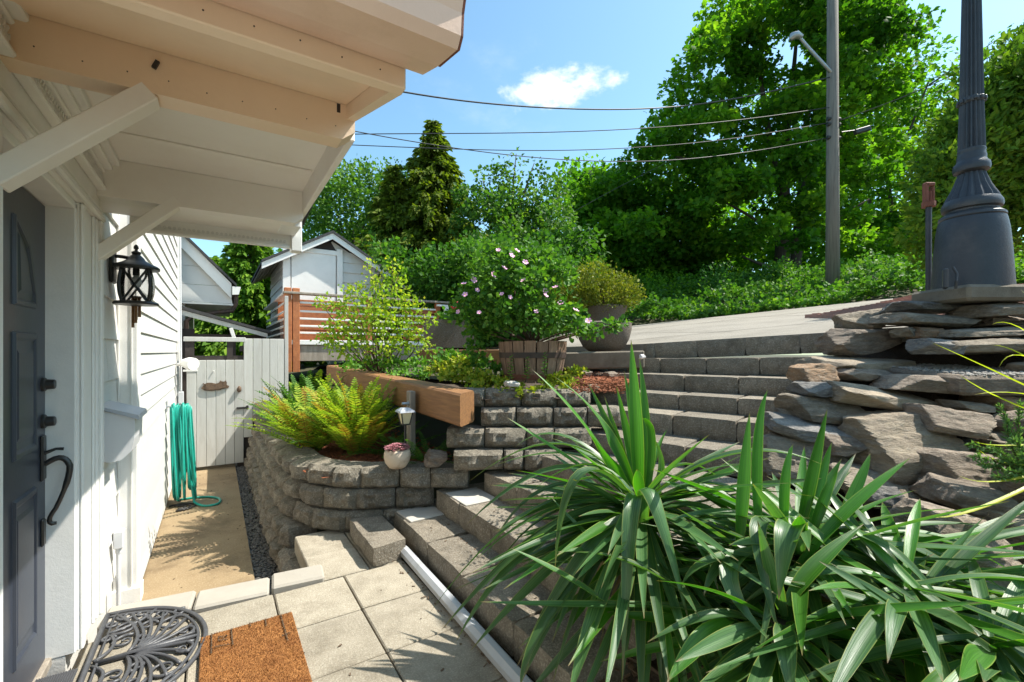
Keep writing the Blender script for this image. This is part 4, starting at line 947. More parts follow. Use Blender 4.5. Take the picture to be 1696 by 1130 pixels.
for i in range(6):
    mb = MB(); mb.box((3.2 + .0, D0 + .10, 1.66 + .10 * i), (.62, .025, .085), None, .003); part('slat', mb, MT['deckwood'], dk, label='red stained slat near the planters')
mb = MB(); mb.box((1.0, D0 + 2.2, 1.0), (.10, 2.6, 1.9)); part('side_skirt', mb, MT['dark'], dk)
mb = MB(); mb.box((3.72, D0 - .1, 2.27), (.5, .06, .035), None, .003); mb.box((3.66, D0 - .1, 2.05), (.08, .05, .42), None, .003); part('end_rail', mb, MT['white'], dk)
shed = thing('garden_shed', 'white sided garden shed with a dark gabled roof behind the deck', 'shed', (2.2, 10.5, 1.5))
S0 = 9.52
mb = MB(); mb.prism([(1.10, S0 + .03, 1.5), (3.4, S0 + .03, 1.5), (3.4, S0 + .03, 2.75), (1.95, S0 + .03, 3.60), (1.10, S0 + .03, 3.1)], (0, 2.4, 0)); part('wall', mb, MT['siding'], shed)
for i in range(9):
    za = 1.6 + i * .2; zb = za + .205
    rr = lambda z: min(3.4, 1.95 + (3.62 - z) * 1.70)
    mb = MB(); mb.prism([(2.14, S0 + .0, za), (max(rr(za), 2.15), S0 + .0, za), (max(rr(zb), 2.145), S0 + .018, zb), (2.14, S0 + .018, zb)], (0, .012, 0)); part('siding_board', mb, MT['siding'], shed)
lap2 = 2.2
for i in range(7):
    z = 1.9 + i * .19; mb = MB(); mb.add([(1.06, S0, z), (1.095, S0, z), (1.095, S0, z + .2), (1.085, S0, z + .2), (1.06, S0 + 2.4, z), (1.095, S0 + 2.4, z), (1.095, S0 + 2.4, z + .2), (1.085, S0 + 2.4, z + .2)], [(0, 1, 2, 3), (7, 6, 5, 4), (1, 5, 6, 2), (0, 4, 5, 1), (3, 2, 6, 7), (0, 3, 7, 4)]); part('siding_board', mb, MT['siding'], shed)
mb = MB(); mb.box((1.12, S0 - .01, 2.45), (.13, .05, 1.9), None, .004); part('corner_board', mb, MT['white'], shed)
mb = MB(); mb.box((2.08, S0 - .01, 2.45), (.11, .05, 2.0), None, .004); part('corner_board', mb, MT['white'], shed)
mb = MB(); mb.box((1.6, S0 - .012, 3.36), (.86, .045, .09), None, .004); part('door_trim', mb, MT['white'], shed)
mb = MB(); mb.box((1.605, S0 - .004, 2.6), (.80, .03, 1.43), None, .004); part('shed_door', mb, MT['white'], shed)
mb = MB(); mb.prism([(1.25, S0 + .02, 3.42), (2.02, S0 + .02, 3.42), (1.92, S0 + .02, 3.58), (1.45, S0 + .02, 3.48)], (0, .012, 0)); part('gable_vent', mb, MT['dark'], shed)
rp = [(.70, 3.02), (1.92, 3.72), (3.80, 2.60)]
for (a, b) in ((rp[0], rp[1]), (rp[1], rp[2])):
    mb = MB(); mb.prism([(a[0], S0 - .16, a[1]), (b[0], S0 - .16, b[1]), (b[0], S0 - .16, b[1] - .115), (a[0], S0 - .16, a[1] - .115)], (0, .03, 0)); part('barge_board', mb, MT['white'], shed)
    mb = MB(); mb.prism([(a[0], S0 - .19, a[1] + .004), (b[0], S0 - .19, b[1] + .004), (b[0], S0 - .19, b[1] + .05), (a[0], S0 - .19, a[1] + .05)], (0, 3.1, 0)); part('roof', mb, MT['shingle_roof'], shed)
for k in range(5):
    mb = MB(); t0, t1 = k / 5 * .36, (k + 1) / 5 * .36
    mb.prism([(.72 + 1.2 * t0, S0 - .125, 3.0 + .69 * t0 - .02), (.72 + 1.2 * t1 - .01, S0 - .125, 3.0 + .69 * t1 - .02), (.72 + 1.2 * t1 - .01, S0 - .125, 3.0 + .69 * t1), (.72 + 1.2 * t0, S0 - .125, 3.0 + .69 * t0)], (0, 2.9, 0)); part('eave_board', mb, MT['greywood'], shed)

# =================================================================== ROCK WALL AND LAMP POST ON THE RIGHT
def icosphere(sub):
    t = (1 + 5 ** .5) / 2
    v = [Vector(p).normalized() for p in [(-1, t, 0), (1, t, 0), (-1, -t, 0), (1, -t, 0), (0, -1, t), (0, 1, t), (0, -1, -t), (0, 1, -t), (t, 0, -1), (t, 0, 1), (-t, 0, -1), (-t, 0, 1)]]
    f = [(0, 11, 5), (0, 5, 1), (0, 1, 7), (0, 7, 10), (0, 10, 11), (1, 5, 9), (5, 11, 4), (11, 10, 2), (10, 7, 6), (7, 1, 8), (3, 9, 4), (3, 4, 2), (3, 2, 6), (3, 6, 8), (3, 8, 9), (4, 9, 5), (2, 4, 11), (6, 2, 10), (8, 6, 7), (9, 8, 1)]
    for _ in range(sub):
        c = {}; nf = []
        def mid(a, b):
            k = (min(a, b), max(a, b))
            if k not in c: v.append(((v[a] + v[b]) / 2).normalized()); c[k] = len(v) - 1
            return c[k]
        for (a, b, d) in f:
            x, y, z = mid(a, b), mid(b, d), mid(d, a); nf += [(a, x, z), (b, y, x), (d, z, y), (x, y, z)]
        f = nf
    return v, f
ICO = icosphere(4)
def stone(w_, d_, h_, seed, blocky=.8, tilt=0.0, rough=.035, lean=0.0):
    """a broken stone: a sphere cut by random planes into flat faces, then roughened"""
    r = random.Random(seed); vs, fs = ICO
    pl = [(Vector((sx, 0, 0)), 1 / blocky * r.uniform(.56, .64)) for sx in (-1, 1)] + [(Vector((0, s, 0)), r.uniform(.58, .7)) for s in (-1, 1)] + [(Vector((0, 0, s)), r.uniform(.52, .62)) for s in (-1, 1)]
    pl = [((n + Vector((r.uniform(-.22, .22), r.uniform(-.22, .22), r.uniform(-.16, .16)))).normalized(), k) for n, k in pl]
    for _ in range(9):
        pl.append((Vector((r.uniform(-1, 1), r.uniform(-1, 1), r.uniform(-.8, .8))).normalized(), r.uniform(.66, .82)))
    if lean: pl.append((Vector((r.uniform(-.25, .1), -1 + lean * .45, lean)).normalized(), .40))
    else: pl.append((Vector((r.uniform(-.3, .3), -.78, .62)).normalized(), r.uniform(.55, .68)))
    out = []
    for v in vs:
        p = v.copy() * 1.0
        s = 1.0
        for n, k in pl:
            t = p.dot(n)
            if t > 1e-6: s = min(s, k / t)
        out.append(p * s)
    A = np.array([tuple(p) for p in out]); lo, hi = A.min(0), A.max(0); A = (A - (lo + hi) / 2) / (hi - lo) * np.array([w_, d_, h_])
    res = []
    for i, p in enumerate(A):
        q = Vector(p); sc = min(w_, d_, h_)
        n = fbm((q.x * 5 + seed, q.y * 5, q.z * 11), 1.0, 4) * rough * sc * .9 + fbm((q.x * 22 + seed, q.y * 22, q.z * 34), 1.0, 2) * .006 + abs(fbm((q.x * 2, q.y * 2 + seed, q.z * 16), 1.0, 2)) * -rough * sc * 1.1
        q = q + q.normalized() * n
        if tilt: q = Matrix.Rotation(tilt, 3, 'Y') @ q
        res.append(q)
    mb = MB(); mb.add(res, fs); return mb
rock_wall = thing('rock_wall', 'dry-stacked wall of rough brown and grey stones beside the stairs below the lamp post', 'rock wall', (4.0, 1.4, .5))
zx = lambda x, y: (1250 + x / 2.825, 440 + y / 2.825)
STONES = [ # picture box (x0,y0,x1,y1), distance, kind, thickness, tilt
 (705, 160, 1050, 218, 3.30, 'b', .40, .03, 0), (640, 185, 720, 235, 3.6, 'g', .2, 0, 1), (445, 190, 712, 306, 3.55, 'g', .34, -.12, 0), (668, 213, 1122, 292, 3.22, 'g', .42, .05, 0),
 (1060, 155, 1330, 242, 3.10, 'g', .4, -.06, 0), (1105, 232, 1350, 285, 3.2, 'p', .3, 0, 0), (402, 274, 742, 425, 3.42, 'p', .45, -.04, 0), (718, 284, 792, 336, 3.2, 'g', .2, 0, 0),
 (778, 280, 925, 348, 3.16, 'o', .25, .08, 0), (922, 283, 1380, 343, 3.02, 'g', .35, -.02, 0), (818, 335, 1000, 428, 2.98, 'b', .3, .1, 0), (928, 333, 1400, 428, 2.90, 'g', .36, -.05, 0),
 (310, 420, 865, 500, 3.30, 't', .55, .03, 0), (258, 455, 432, 575, 3.12, 'o', .3, -.1, 0), (422, 474, 712, 552, 3.10, 'p', .35, .03, 0), (705, 508, 1400, 626, 2.78, 'p', .40, .045, 0),
 (1078, 490, 1420, 552, 2.92, 't', .4, 0, 0), (238, 545, 412, 618, 3.02, 'b', .32, -.03, 0), (395, 548, 955, 712, 2.86, 't', .46, .17, 0), (202, 612, 560, 757, 2.92, 'g', .42, .06, 0),
 (118, 718, 570, 855, 2.80, 'b', .46, .10, 0), (332, 795, 545, 908, 2.72, 'p', .3, .12, 0), (86, 820, 525, 1065, 2.66, 'g', .5, .12, 0), (552, 704, 990, 1032, 2.56, 't', .50, -.03, 0),
 (872, 665, 1190, 825, 2.52, 'p', .42, .12, 0), (930, 895, 1330, 1130, 2.28, 'p', .46, .08, 0), (438, 980, 975, 1140, 2.40, 'g', .48, .10, 0), (-15, 885, 140, 1100, 2.85, 't', .4, .0, 0),
 (978, 1045, 1300, 1200, 2.1, 'p', .4, .05, 0), (150, 680, 310, 790, 3.02, 'g', .3, 0, 0), (900, 1190, 1340, 1560, 1.85, 'p', .5, .1, 0), (560, 880, 700, 1000, 2.7, 'g', .3, 0, 0),
 (1190, 800, 1340, 920, 2.5, 'g', .3, 0, 0), (1130, 600, 1300, 700, 2.75, 'o', .35, .1, 0), (-60, 1020, 90, 1130, 2.75, 'g', .3, 0, 0), (1220, 95, 1420, 165, 3.3, 'g', .35, 0, 0),
 (1340, 170, 1640, 260, 3.1, 'g', .4, .04, 0), (1360, 255, 1700, 345, 2.95, 'p', .4, -.03, 0), (1400, 340, 1720, 440, 2.8, 'g', .4, .05, 0), (1410, 430, 1760, 560, 2.7, 't', .42, -.05, 0), (1380, 555, 1700, 700, 2.6, 'g', .42, .06, 0), (1310, 690, 1640, 850, 2.45, 'p', .42, -.04, 0), (1330, 845, 1700, 1010, 2.3, 'g', .45, .06, 0), (1320, 1000, 1720, 1220, 2.1, 't', .45, 0, 0), (1330, 1210, 1760, 1500, 1.9, 'g', .5, .05, 0),
 (560, 1050, 760, 1180, 2.35, 'b', .3, .1, 0), (1000, 640, 1180, 700, 2.7, 'g', .3, .05, 0), (880, 520, 1100, 570, 3.0, 'g', .3, 0, 0)]
for i, (x0, y0, x1, y1, d, kd, th, ti, _) in enumerate(STONES):
    (a, b), (c, e) = zx(x0, y0), zx(x1, y1)
    pc = W((a + c) / 2, (b + e) / 2, d); ww = (c - a) * d / F * .94; hh_ = (e - b) * d / F * .96
    hh2 = max(.05, hh_ - abs(sin(ti)) * ww * .45)
    mb = stone(ww, th, hh2, 100 + i * 3, .86 if ww > .2 else .8, ti, .05, {19: .4, 23: .62, 20: .8, 18: .9, 13: .4, 22: .45, 25: .35, 26: .5, 24: .45, 27: .7, 2: .5, 12: .9}.get(i, 0))
    me = mb.mesh('stone', MT['rock_' + kd], True); me.set_sharp_from_angle(angle=radians(20))
    c_ = pc + Vector((FW[0], FW[1], 0)) * (th * .40 + random.uniform(-.05, .07))
    link('stone', me, rock_wall, c_, (0, 0, -YAW + random.uniform(-.12, .12)))
# dark fill behind the stones
mb = MB()
for (px, py, d, wx, hz_) in ((1500, 640, 3.7, 1.1, 1.6), (1420, 720, 3.3, .7, 1.2), (1640, 640, 3.35, 1.3, 1.7), (1600, 800, 2.95, 1.0, .9), (1700, 950, 2.6, 1.2, 1.0), (1790, 640, 3.1, 1.3, 1.9), (1800, 800, 2.75, 1.0, 1.5)):
    p = W(px, py, d); mb.box((p.x, p.y, p.z - hz_ / 2 - .03), (wx, .5, hz_), Matrix.Rotation(-YAW, 3, 'Z'), .05)
o = part('wall_backfill', mb, MT['soil']); o['kind'] = 'structure'
p = W(1665, 612, 3.0); R_ = Matrix.Rotation(-YAW, 3, 'Z')
mb = MB(); q_ = p + R_ @ Vector((0, .30, .02)); mb.box((q_.x, q_.y, q_.z - .08), (1.1, 1.15, .12), R_ @ Matrix.Rotation(.05, 3, 'X'), .02); o = part('gravel_shelf', mb, MT['rock_p']); o['kind'] = 'structure'
pebbles('shelf_gravel', [tuple(p + R_ @ (lambda dx, dy: Vector((dx, dy, .003 + (dy - .30) * .05 + random.uniform(-.006, .006))))(random.uniform(-.5, .5), random.uniform(-.26, .84))) for _ in range(2600)], .006, .015, MT['palegravel'])
# earth bank behind the lamp
grid_mesh('earth_bank', lin(4.6, 11, .25), lin(-6, 1.6, .25), lambda x, y: 1.62 + .42 * max(0, (x - 4.9) * .28 + (.6 - y) * .75) + .05 * fbm((x, y, 2), 2.2, 4), MT['earth'], keep=lambda x, y: y < 1.55 - (x - 4.6) * .42)

lp = thing('lamp_post', 'tall dark grey fluted lamp post with a wide bell base on a concrete pad', 'lamp post', tuple(W(1609, 478, 3.3)))
lb = W(1609, 478, 3.3); kk = 3.3 / F / 2.173
def prof(lst, y0=1035): return [(r * kk * .71, (y0 - y) * kk) for r, y in lst]
mb = MB(); mb.lathe(prof([(154, 1040), (153, 1030), (149, 980), (143, 900), (135, 830), (127, 795), (124, 788)]), lb, 40); part('base', mb, MT['lamp'], lp, auto=40)
mb = MB(); mb.lathe(prof([(118, 790), (126, 783), (124, 775), (112, 768), (100, 762), (100, 756), (112, 752), (115, 742), (113, 730), (104, 718)]), lb, 40); part('collar', mb, MT['lamp'], lp, auto=40)
mb = MB(); mb.lathe(prof([(106, 722), (98, 705), (86, 688), (73, 668), (62, 645), (54, 628), (52, 615)]), lb, 96, 16, .13); part('flared_stem', mb, MT['lamp'], lp, auto=30)
mb = MB(); mb.lathe(prof([(54, 622), (68, 614), (71, 602), (68, 588), (58, 580), (55, 572), (56, 562), (53, 556), (52, 546), (54, 541), (52, 536)]), lb, 40); part('collar', mb, MT['lamp'], lp, auto=40)
mb = MB(); mb.lathe(prof([(52, 540), (46, 380), (42, 200), (37, 0), (34, -150), (31, -420)]), lb, 96, 16, .17); part('shaft', mb, MT['lamp'], lp, auto=25)
mb = MB(); mb.lathe(prof([(46, 372), (50, 366), (50, 358), (46, 352)]), lb, 32)
for k in range(12):
    a = k * pi / 6; mb.box((lb.x + 35 * kk * cos(a), lb.y + 35 * kk * sin(a), lb.z + (1035 - 362) * kk), (.022, .022, .03), Matrix.Rotation(a, 3, 'Z'), .005)
part('shaft_ring', mb, MT['lamp'], lp, auto=40)
mb = MB(); mb.lathe(prof([(40, -420), (60, -440), (60, -470), (30, -490)]), lb, 24); mb.lathe(prof([(30, -490), (110, -560), (120, -640), (80, -740), (10, -780)]), lb, 24); part('lamp_head', mb, MT['bulb'], lp, auto=40)
dp = W(1566, 462, 3.12); mb = MB(); mb.box(dp, (.07, .03, .14), Matrix.Rotation(-YAW + .9, 3, 'Z'), .01); mb.tube([dp + Vector((.03, -.03, .08)), dp + Vector((.035, -.05, .03)), dp + Vector((.02, -.05, -.02)), dp + Vector((.03, -.045, -.07))], .008, 7); part('access_latch', mb, MT['lamp'], lp)
mb = MB(); mb.box((lb.x, lb.y, lb.z - .055), (.50, .46, .11), Matrix.Rotation(-YAW, 3, 'Z'), .02); part('concrete_pad', mb, MT['kerb'], lp)
sp = W(1538, 483, 3.75); sk = 3.75 / F
pp = thing('standpipe', 'thin grey pipe topped by a rusty red clamp standing beside the lamp post', 'pipe', tuple(sp))
mb = MB(); mb.tube([sp, sp + Vector((0, 0, 142 * sk))], 4.2 * sk, 12); part('pipe', mb, MT['lamp'], pp, auto=40)
mb = MB(); t_ = sp + Vector((0, 0, 142 * sk)); R_ = Matrix.Rotation(-YAW, 3, 'Z'); X_ = R_ @ Vector((1, 0, 0))
mb.tube([t_ + Vector((0, 0, -.01)), t_ + Vector((0, 0, .03))], 9.5 * sk, 12); mb.box(t_ - X_ * 5 * sk + Vector((0, 0, 20 * sk)), (6 * sk, 8 * sk, 34 * sk), R_, .006); mb.box(t_ + X_ * 6 * sk + Vector((0, 0, 18 * sk)), (4 * sk, 7 * sk, 26 * sk), R_, .005)
mb.box(t_ + X_ * .5 * sk + Vector((0, 0, 35 * sk)), (16 * sk, 8 * sk, 6 * sk), R_, .006); mb.tube([t_ + X_ * 2 * sk + Vector((0, 0, 6 * sk)), t_ + X_ * 2 * sk + Vector((0, 0, 24 * sk))], 3 * sk, 8); part('clamp', mb, MT['rust'], pp)

# =================================================================== POLE AND WIRES
ub = W(1379, 494, 12.3); ud = ub.x * FW[0] + ub.y * FW[1]; uk = ud / F
up = thing('utility_pole', 'tall weathered wooden utility pole carrying wires and a street lamp arm across the road', 'utility pole', tuple(ub))
mb = MB(); mb.tube([ub + Vector((0, 0, -.3)), ub + Vector((.05, .02, 240 * uk)), ub + Vector((.12, .05, 800 * uk))], [10.5 * uk, 9 * uk, 6.5 * uk], 14); part('pole', mb, MT['polewood'], up, True)
H_ = lambda px, py, dd=0: W(px, py, ud + dd)
mb = MB(); mb.tube([H_(1384, 128), H_(1362, 104), H_(1338, 78), H_(1326, 64), H_(1318, 58)], [3.0 * uk, 2.6 * uk, 2.4 * uk, 2.3 * uk, 2.2 * uk], 8); part('lamp_arm', mb, MT['galv'], up, True)
mb = MB(); hp = H_(1321, 60); mb.tube([H_(1328, 62), H_(1320, 58), H_(1313, 60), H_(1309, 66)], [4 * uk, 6 * uk, 6 * uk, 3 * uk], 10); part('lamp_head', mb, MT['galv'], up, True)
for y in (197, 206, 228):
    mb = MB(); mb.tube([H_(1370, y), H_(1391, y + 1)], 3.4 * uk, 10); part('insulator', mb, MT['black'], up)
mb = MB(); mb.box(H_(1428, 216), (26 * uk, 8 * uk, 8 * uk), Matrix.Rotation(-YAW, 3, 'Z') @ Matrix.Rotation(-.28, 3, 'Y'), .02); mb.tube([H_(1394, 219), H_(1440, 213)], 1.0 * uk, 6); part('splice_box', mb, MT['black'], up)
def wire(label, pts, r=.011, twist=False):
    P = [W(*p) for p in pts]; q = []
    for i in range(len(P) - 1):
        for k in range(8): q.append(P[i].lerp(P[i + 1], k / 8))
    q.append(P[-1])
    # smooth the run so that it hangs as one curve
    for _ in range(30): q = [q[0]] + [(q[i - 1] + q[i] * 2 + q[i + 1]) / 4 for i in range(1, len(q) - 1)] + [q[-1]]
    if twist: q = [p + Vector((0, 0, .006 * (-1) ** i)) for i, p in enumerate(q)]
    mb = MB(); mb.tube(q, r, 5); tag(part('power_line', mb, MT['wire']), label, 'power line', 'overhead wires')
wire('twisted service wire, topmost of the wires left of the pole', [(400, 95, 7), (665, 157, 8.5), (860, 180, 9.5), (1090, 186, 11), (1250, 160, 12), (1375, 128, ud)], .016)
wire('nearly level wire, second from the top between the house and the pole', [(430, 226, 10), (590, 221, 10.5), (860, 222, 11), (1060, 215, 11.7), (1230, 200, 12.5), (1375, 178, ud)])
wire('third wire down between the house and the pole, meeting the pole at its black clamps', [(430, 233, 11), (590, 241, 11.2), (860, 252, 11.6), (1020, 248, 12), (1200, 235, 12.6), (1375, 203, ud)])
wire('lowest wire running to the pole in front of the maple', [(430, 185, 9), (600, 222, 10), (800, 254, 11), (950, 268, 11.6), (1110, 270, 12), (1260, 250, 12.8), (1375, 228, ud)])
wire('wire running from the pole up to the right behind the lamp post', [(1390, 200, ud), (1520, 155, ud - 1), (1690, 70, ud - 2.5), (1900, -40, ud - 5)])
wire('thin wire dropping left from the maple into the shrubs', [(930, 362, 14), (1030, 306, 14.5), (1120, 262, 15)], .008)

# =================================================================== TREES
def tree(name, label, base, trunks, clumps, lm, lsize, shape, group=None, hollow=.5, up=.5, wid=1.0, droop=0.0, cat='tree', twig=None):
    t = thing(name, label, cat, tuple(base), group)
    tb = MB()
    for tr in trunks:
        limb(tb, tr[0], tr[1], tr[2], tr[3], tr[4] if len(tr) > 4 else .06, 7, 8)
    if trunks: part('trunk', tb, MT['bark'], t, True)
    P, D = cloud(clumps, hollow)
    if droop: D[:, 2] -= droop
    o_ = np.array(base)
    me = leaves_mesh('crown', P - o_, D, rng.uniform(lsize * .65, lsize * 1.3, len(P)), LM[lm], shape, CT, up, wid)
    link('crown', me, t, base); return t
def px_clumps(lst, dens, depthf=.8):
    """lst: (px, py, distance, radius px, [vertical squash]) -> clumps in place"""
    out = []
    for q in lst:
        px, py, d, r = q[:4]; sq = q[4] if len(q) > 4 else .8
        R = r * d / F; out.append((tuple(W(px, py, d)), (R, R, R * sq), int(dens * (r / 40) ** 2)))
    return out
# the big maple across the road
r9 = random.Random(21)
outline = [(1180, 40), (1150, 100), (1128, 160), (1100, 200), (1060, 250), (1040, 290)]
mc = []
for _ in range(200):
    py = r9.uniform(-40, 430); f = max(0, min(1, py / 330))
    xl = 1190 - 150 * f - (60 if py > 290 else 0) + (30 if py < 40 else 0); xr = 1500 - 30 * f
    px = r9.uniform(xl, xr); mc.append((px, py, 17.5 + r9.uniform(-2.4, 3.0), r9.uniform(17, 38), .55))
for (x, y) in [(1195, 20), (1165, 75), (1142, 120), (1125, 175), (1095, 205), (1080, 240), (1055, 262), (1040, 300), (1010, 325), (985, 330), (1000, 375), (1300, -20), (1400, -30), (1480, 5), (1500, 60), (1515, 120)]: mc.append((x, y, 17.5 + r9.uniform(-1, 1), r9.uniform(20, 34), .7))
mb0 = W(1292, 478, 18.5)
J = lambda x, y, d=18: W(x, y, d)
tree('maple_tree', 'tallest bright green maple with several dark stems across the road behind the wooden pole', mb0,
     [(J(1292, 490, 18.5), J(1300, 330, 18.4), .34, .25, .03), (J(1310, 490, 18.6), J(1330, 300, 18.8), .26, .18, .03), (J(1300, 335, 18.4), J(1268, 190, 18), .2, .10), (J(1300, 335, 18.4), J(1310, 150, 18.4), .2, .10), (J(1330, 300, 18.8), J(1352, 120, 18.6), .17, .08), (J(1330, 310, 18.8), J(1385, 190, 19), .14, .06), (J(1268, 190, 18), J(1250, 60, 17.6), .10, .04), (J(1310, 150, 18.4), J(1320, 20, 18), .10, .04), (J(1352, 120, 18.6), J(1390, 0, 18.4), .09, .03), (J(1280, 240, 18.2), J(1180, 150, 17.2), .08, .03), (J(1290, 300, 18.3), J(1120, 260, 17), .09, .03), (J(1296, 400, 18.3), J(1190, 330, 16.8), .09, .03), (J(1296, 450, 18.4), J(1230, 425, 17), .10, .03), (J(1320, 400, 18.6), J(1440, 330, 17.4), .09, .03)],
     px_clumps(mc + [(1185, 165, 17.5, 34), (1210, 140, 17.5, 34), (1170, 190, 17.3, 30)], 430), 'maple', .165, 'maple', hollow=.3, up=.62, wid=1.0)
# its lower neighbours to the left and right
mc2 = [(r9.uniform(960, 1180), r9.uniform(300, 480), 20 + r9.uniform(-2, 2), r9.uniform(18, 38), .55) for _ in range(105)] + [(955, 345, 20, 26), (985, 320, 20, 28), (1015, 300, 20, 28)]
tree('maple_tree', 'lower spreading maple at the left foot of the tallest one, above the clipped shrub', W(1100, 500, 20.5),
     [(J(1100, 510, 20.5), J(1085, 380, 20), .2, .1), (J(1092, 430, 20.3), J(1020, 345, 19.5), .10, .04), (J(1090, 420, 20.2), J(1150, 340, 19.5), .1, .04), (J(1120, 500, 21), J(1130, 390, 20.8), .14, .08)], px_clumps(mc2, 400), 'maple', .165, 'maple', hollow=.3, up=.62)
mc3 = [(r9.uniform(1395, 1560), r9.uniform(150, 420), 22 + r9.uniform(-2, 3), r9.uniform(17, 34), .55) for _ in range(100)] + [(1530, 60, 21, 18), (1560, 80, 21, 20), (1600, 110, 21, 22), (1640, 95, 21, 16), (1660, 60, 21, 12), (1640, 150, 21, 26), (1590, 160, 21, 26), (1560, 130, 21, 22), (1520, 105, 21, 20), (1490, 140, 21, 26)]
tree('maple_tree', 'looser maple between the wooden pole and the lamp post with thin stems', W(1470, 470, 22),
     [(J(1418, 480, 22), J(1424, 360, 22), .10, .07), (J(1448, 480, 22.5), J(1440, 330, 22), .11, .07), (J(1478, 480, 22.5), J(1470, 300, 22), .13, .08), (J(1508, 480, 23), J(1500, 300, 22), .11, .06), (J(1470, 300, 22), J(1540, 130, 21), .08, .03), (J(1500, 300, 22), J(1640, 110, 21), .07, .02), (J(1540, 140, 21), J(1662, 58, 21), .04, .012)], px_clumps(mc3, 260), 'maple', .17, 'maple', hollow=.3, up=.6)
# trees behind the shed and planters
c5 = [(r9.uniform(520, 660), r9.uniform(290, 470), 17 + r9.uniform(-1.5, 1.5), r9.uniform(18, 32), .8) for _ in range(60)] + [(545, 300, 17, 18), (575, 285, 17, 18), (600, 300, 17, 20), (520, 330, 17, 20), (640, 310, 17, 22)]
tree('birch_tree', 'airy light green leafy tree left of the dark conifer behind the shed', W(590, 560, 17), [(J(590, 570, 17), J(585, 380, 17), .14, .05), (J(588, 450, 17), J(545, 310, 17), .06, .02), (J(588, 430, 17), J(630, 310, 17), .06, .02)], px_clumps(c5 + [(r9.uniform(505, 690), r9.uniform(275, 420), 17 + r9.uniform(-1.5, 1.5), 24, .8) for _ in range(40)], 330), 'loose', .125, 'diamond', up=.4)
def conifer(name, label, base, top, rad, n, lm, dens, size, group=None, ragged=.25, z0=.05):
    t = thing(name, label, 'tree', tuple(base), group); base = Vector(base); H = top - base.z
    tb = MB(); tb.tube([base, base + Vector((0, 0, H * .5)), base + Vector((.03, 0, H * .97))], [rad * .09, rad * .06, .01], 8); part('trunk', tb, MT['bark'], t, True)
    Ps, Ds = [], []
    for i in range(n):
        f = z0 + (1 - z0) * (i / n) ** .85; z = base.z + H * f; a = random.random() * 2 * pi
        L = rad * (1 - f) ** 1.12 * random.uniform(1 - ragged, 1 + ragged) + .12
        m = int(dens * L) + 6
        tt = rng.random(m) ** .6; sidew = (rng.random(m) - .5) * .5 * L * (1.1 - tt)
        x = base.x + cos(a) * tt * L - sin(a) * sidew; y = base.y + sin(a) * tt * L + cos(a) * sidew
        zz = z + L * (.22 * tt - .42 * tt ** 2) + rng.normal(size=m) * .05 * L - np.abs(sidew) * .35
        Ps.append(np.stack([x, y, zz], 1)); d = np.stack([cos(a) * np.ones(m) + rng.normal(size=m) * .5, sin(a) * np.ones(m) + rng.normal(size=m) * .5, -.75 + rng.normal(size=m) * .35], 1); Ds.append(d)
    P = np.concatenate(Ps); D = np.concatenate(Ds)
    me = leaves_mesh('crown', P - np.array(base), D, rng.uniform(size * .6, size * 1.4, len(P)), LM[lm], 'spray', None, .3)
    link('crown', me, t, base); return t
conifer('conifer_tree', 'dark olive drooping conifer with a pointed top behind the shed', W(718, 560, 16), W(724, 200, 16).z, 3.5, 420, 'conifer', 80, .21, ragged=.45)
conifer('conifer_tree', 'shorter dark drooping conifer just left of the pointed one', W(655, 560, 15.5), W(640, 272, 15.5).z, 2.4, 300, 'conifer', 80, .20, ragged=.45)
c6 = [(r9.uniform(775, 930), r9.uniform(320, 450), 13.5 + r9.uniform(-1.3, 1.3), r9.uniform(18, 30), .8) for _ in range(55)] + [(800, 290, 13.5, 17), (830, 275, 13.5, 15), (855, 262, 13.5, 10, 1.6), (885, 275, 13.5, 13, 1.4), (915, 300, 13.5, 15), (935, 320, 13.5, 12), (770, 320, 13.5, 18), (845, 300, 13.5, 20), (880, 310, 13.5, 20), (900, 285, 13.5, 11)]
tree('pear_tree', 'medium green tree with loose upright shoots right of the pointed conifer', W(845, 560, 13.5), [(J(845, 570, 13.5), J(845, 380, 13.5), .12, .05), (J(845, 420, 13.5), J(800, 300, 13.5), .05, .015), (J(845, 410, 13.5), J(885, 270, 13.5), .05, .012), (J(845, 400, 13.5), J(855, 255, 13.5), .05, .012), (J(850, 420, 13.5), J(930, 320, 13.5), .05, .012)], px_clumps(c6 + [(r9.uniform(765, 920), r9.uniform(290, 400), 13.8, 20, .8) for _ in range(24)], 330), 'loose', .12, 'diamond', up=.4)
c7 = [(r9.uniform(905, 985), r9.uniform(385, 470), 12.5 + r9.uniform(-1, 1), r9.uniform(18, 28), .7) for _ in range(30)]
tree('small_tree', 'small dark tree with layered drooping leaves behind the rose', W(945, 560, 12.5), [(J(945, 570, 12.5), J(945, 430, 12.5), .08, .03)], px_clumps(c7, 200), 'broad', .17, 'spray', up=.75, droop=.5, wid=1.3)
c8 = [(r9.uniform(630, 930), r9.uniform(410, 560), 9.6 + r9.uniform(-.9, 1.3), r9.uniform(24, 42), .8) for _ in range(80)]
tree('laurel_hedge', 'deep green leafy hedge behind the deck and the rose barrel', W(780, 580, 9.8), [(J(700, 600, 9.9), J(705, 470, 9.9), .05, .02), (J(850, 600, 9.9), J(845, 470, 9.9), .05, .02)], px_clumps(c8, 420), 'broad', .095, 'diamond', up=.5, cat='hedge')
conifer('arborvitae_tree', 'sunlit bright green arborvitae between the house wing and the shed', W(415, 600, 13), W(415, 345, 13).z, 1.75, 300, 'bright', 120, .17, ragged=.25)
conifer('arborvitae_tree', 'second arborvitae partly hidden by the house wing', W(350, 600, 14.5), W(352, 425, 14.5).z, 1.9, 200, 'bright', 100, .17, ragged=.25)
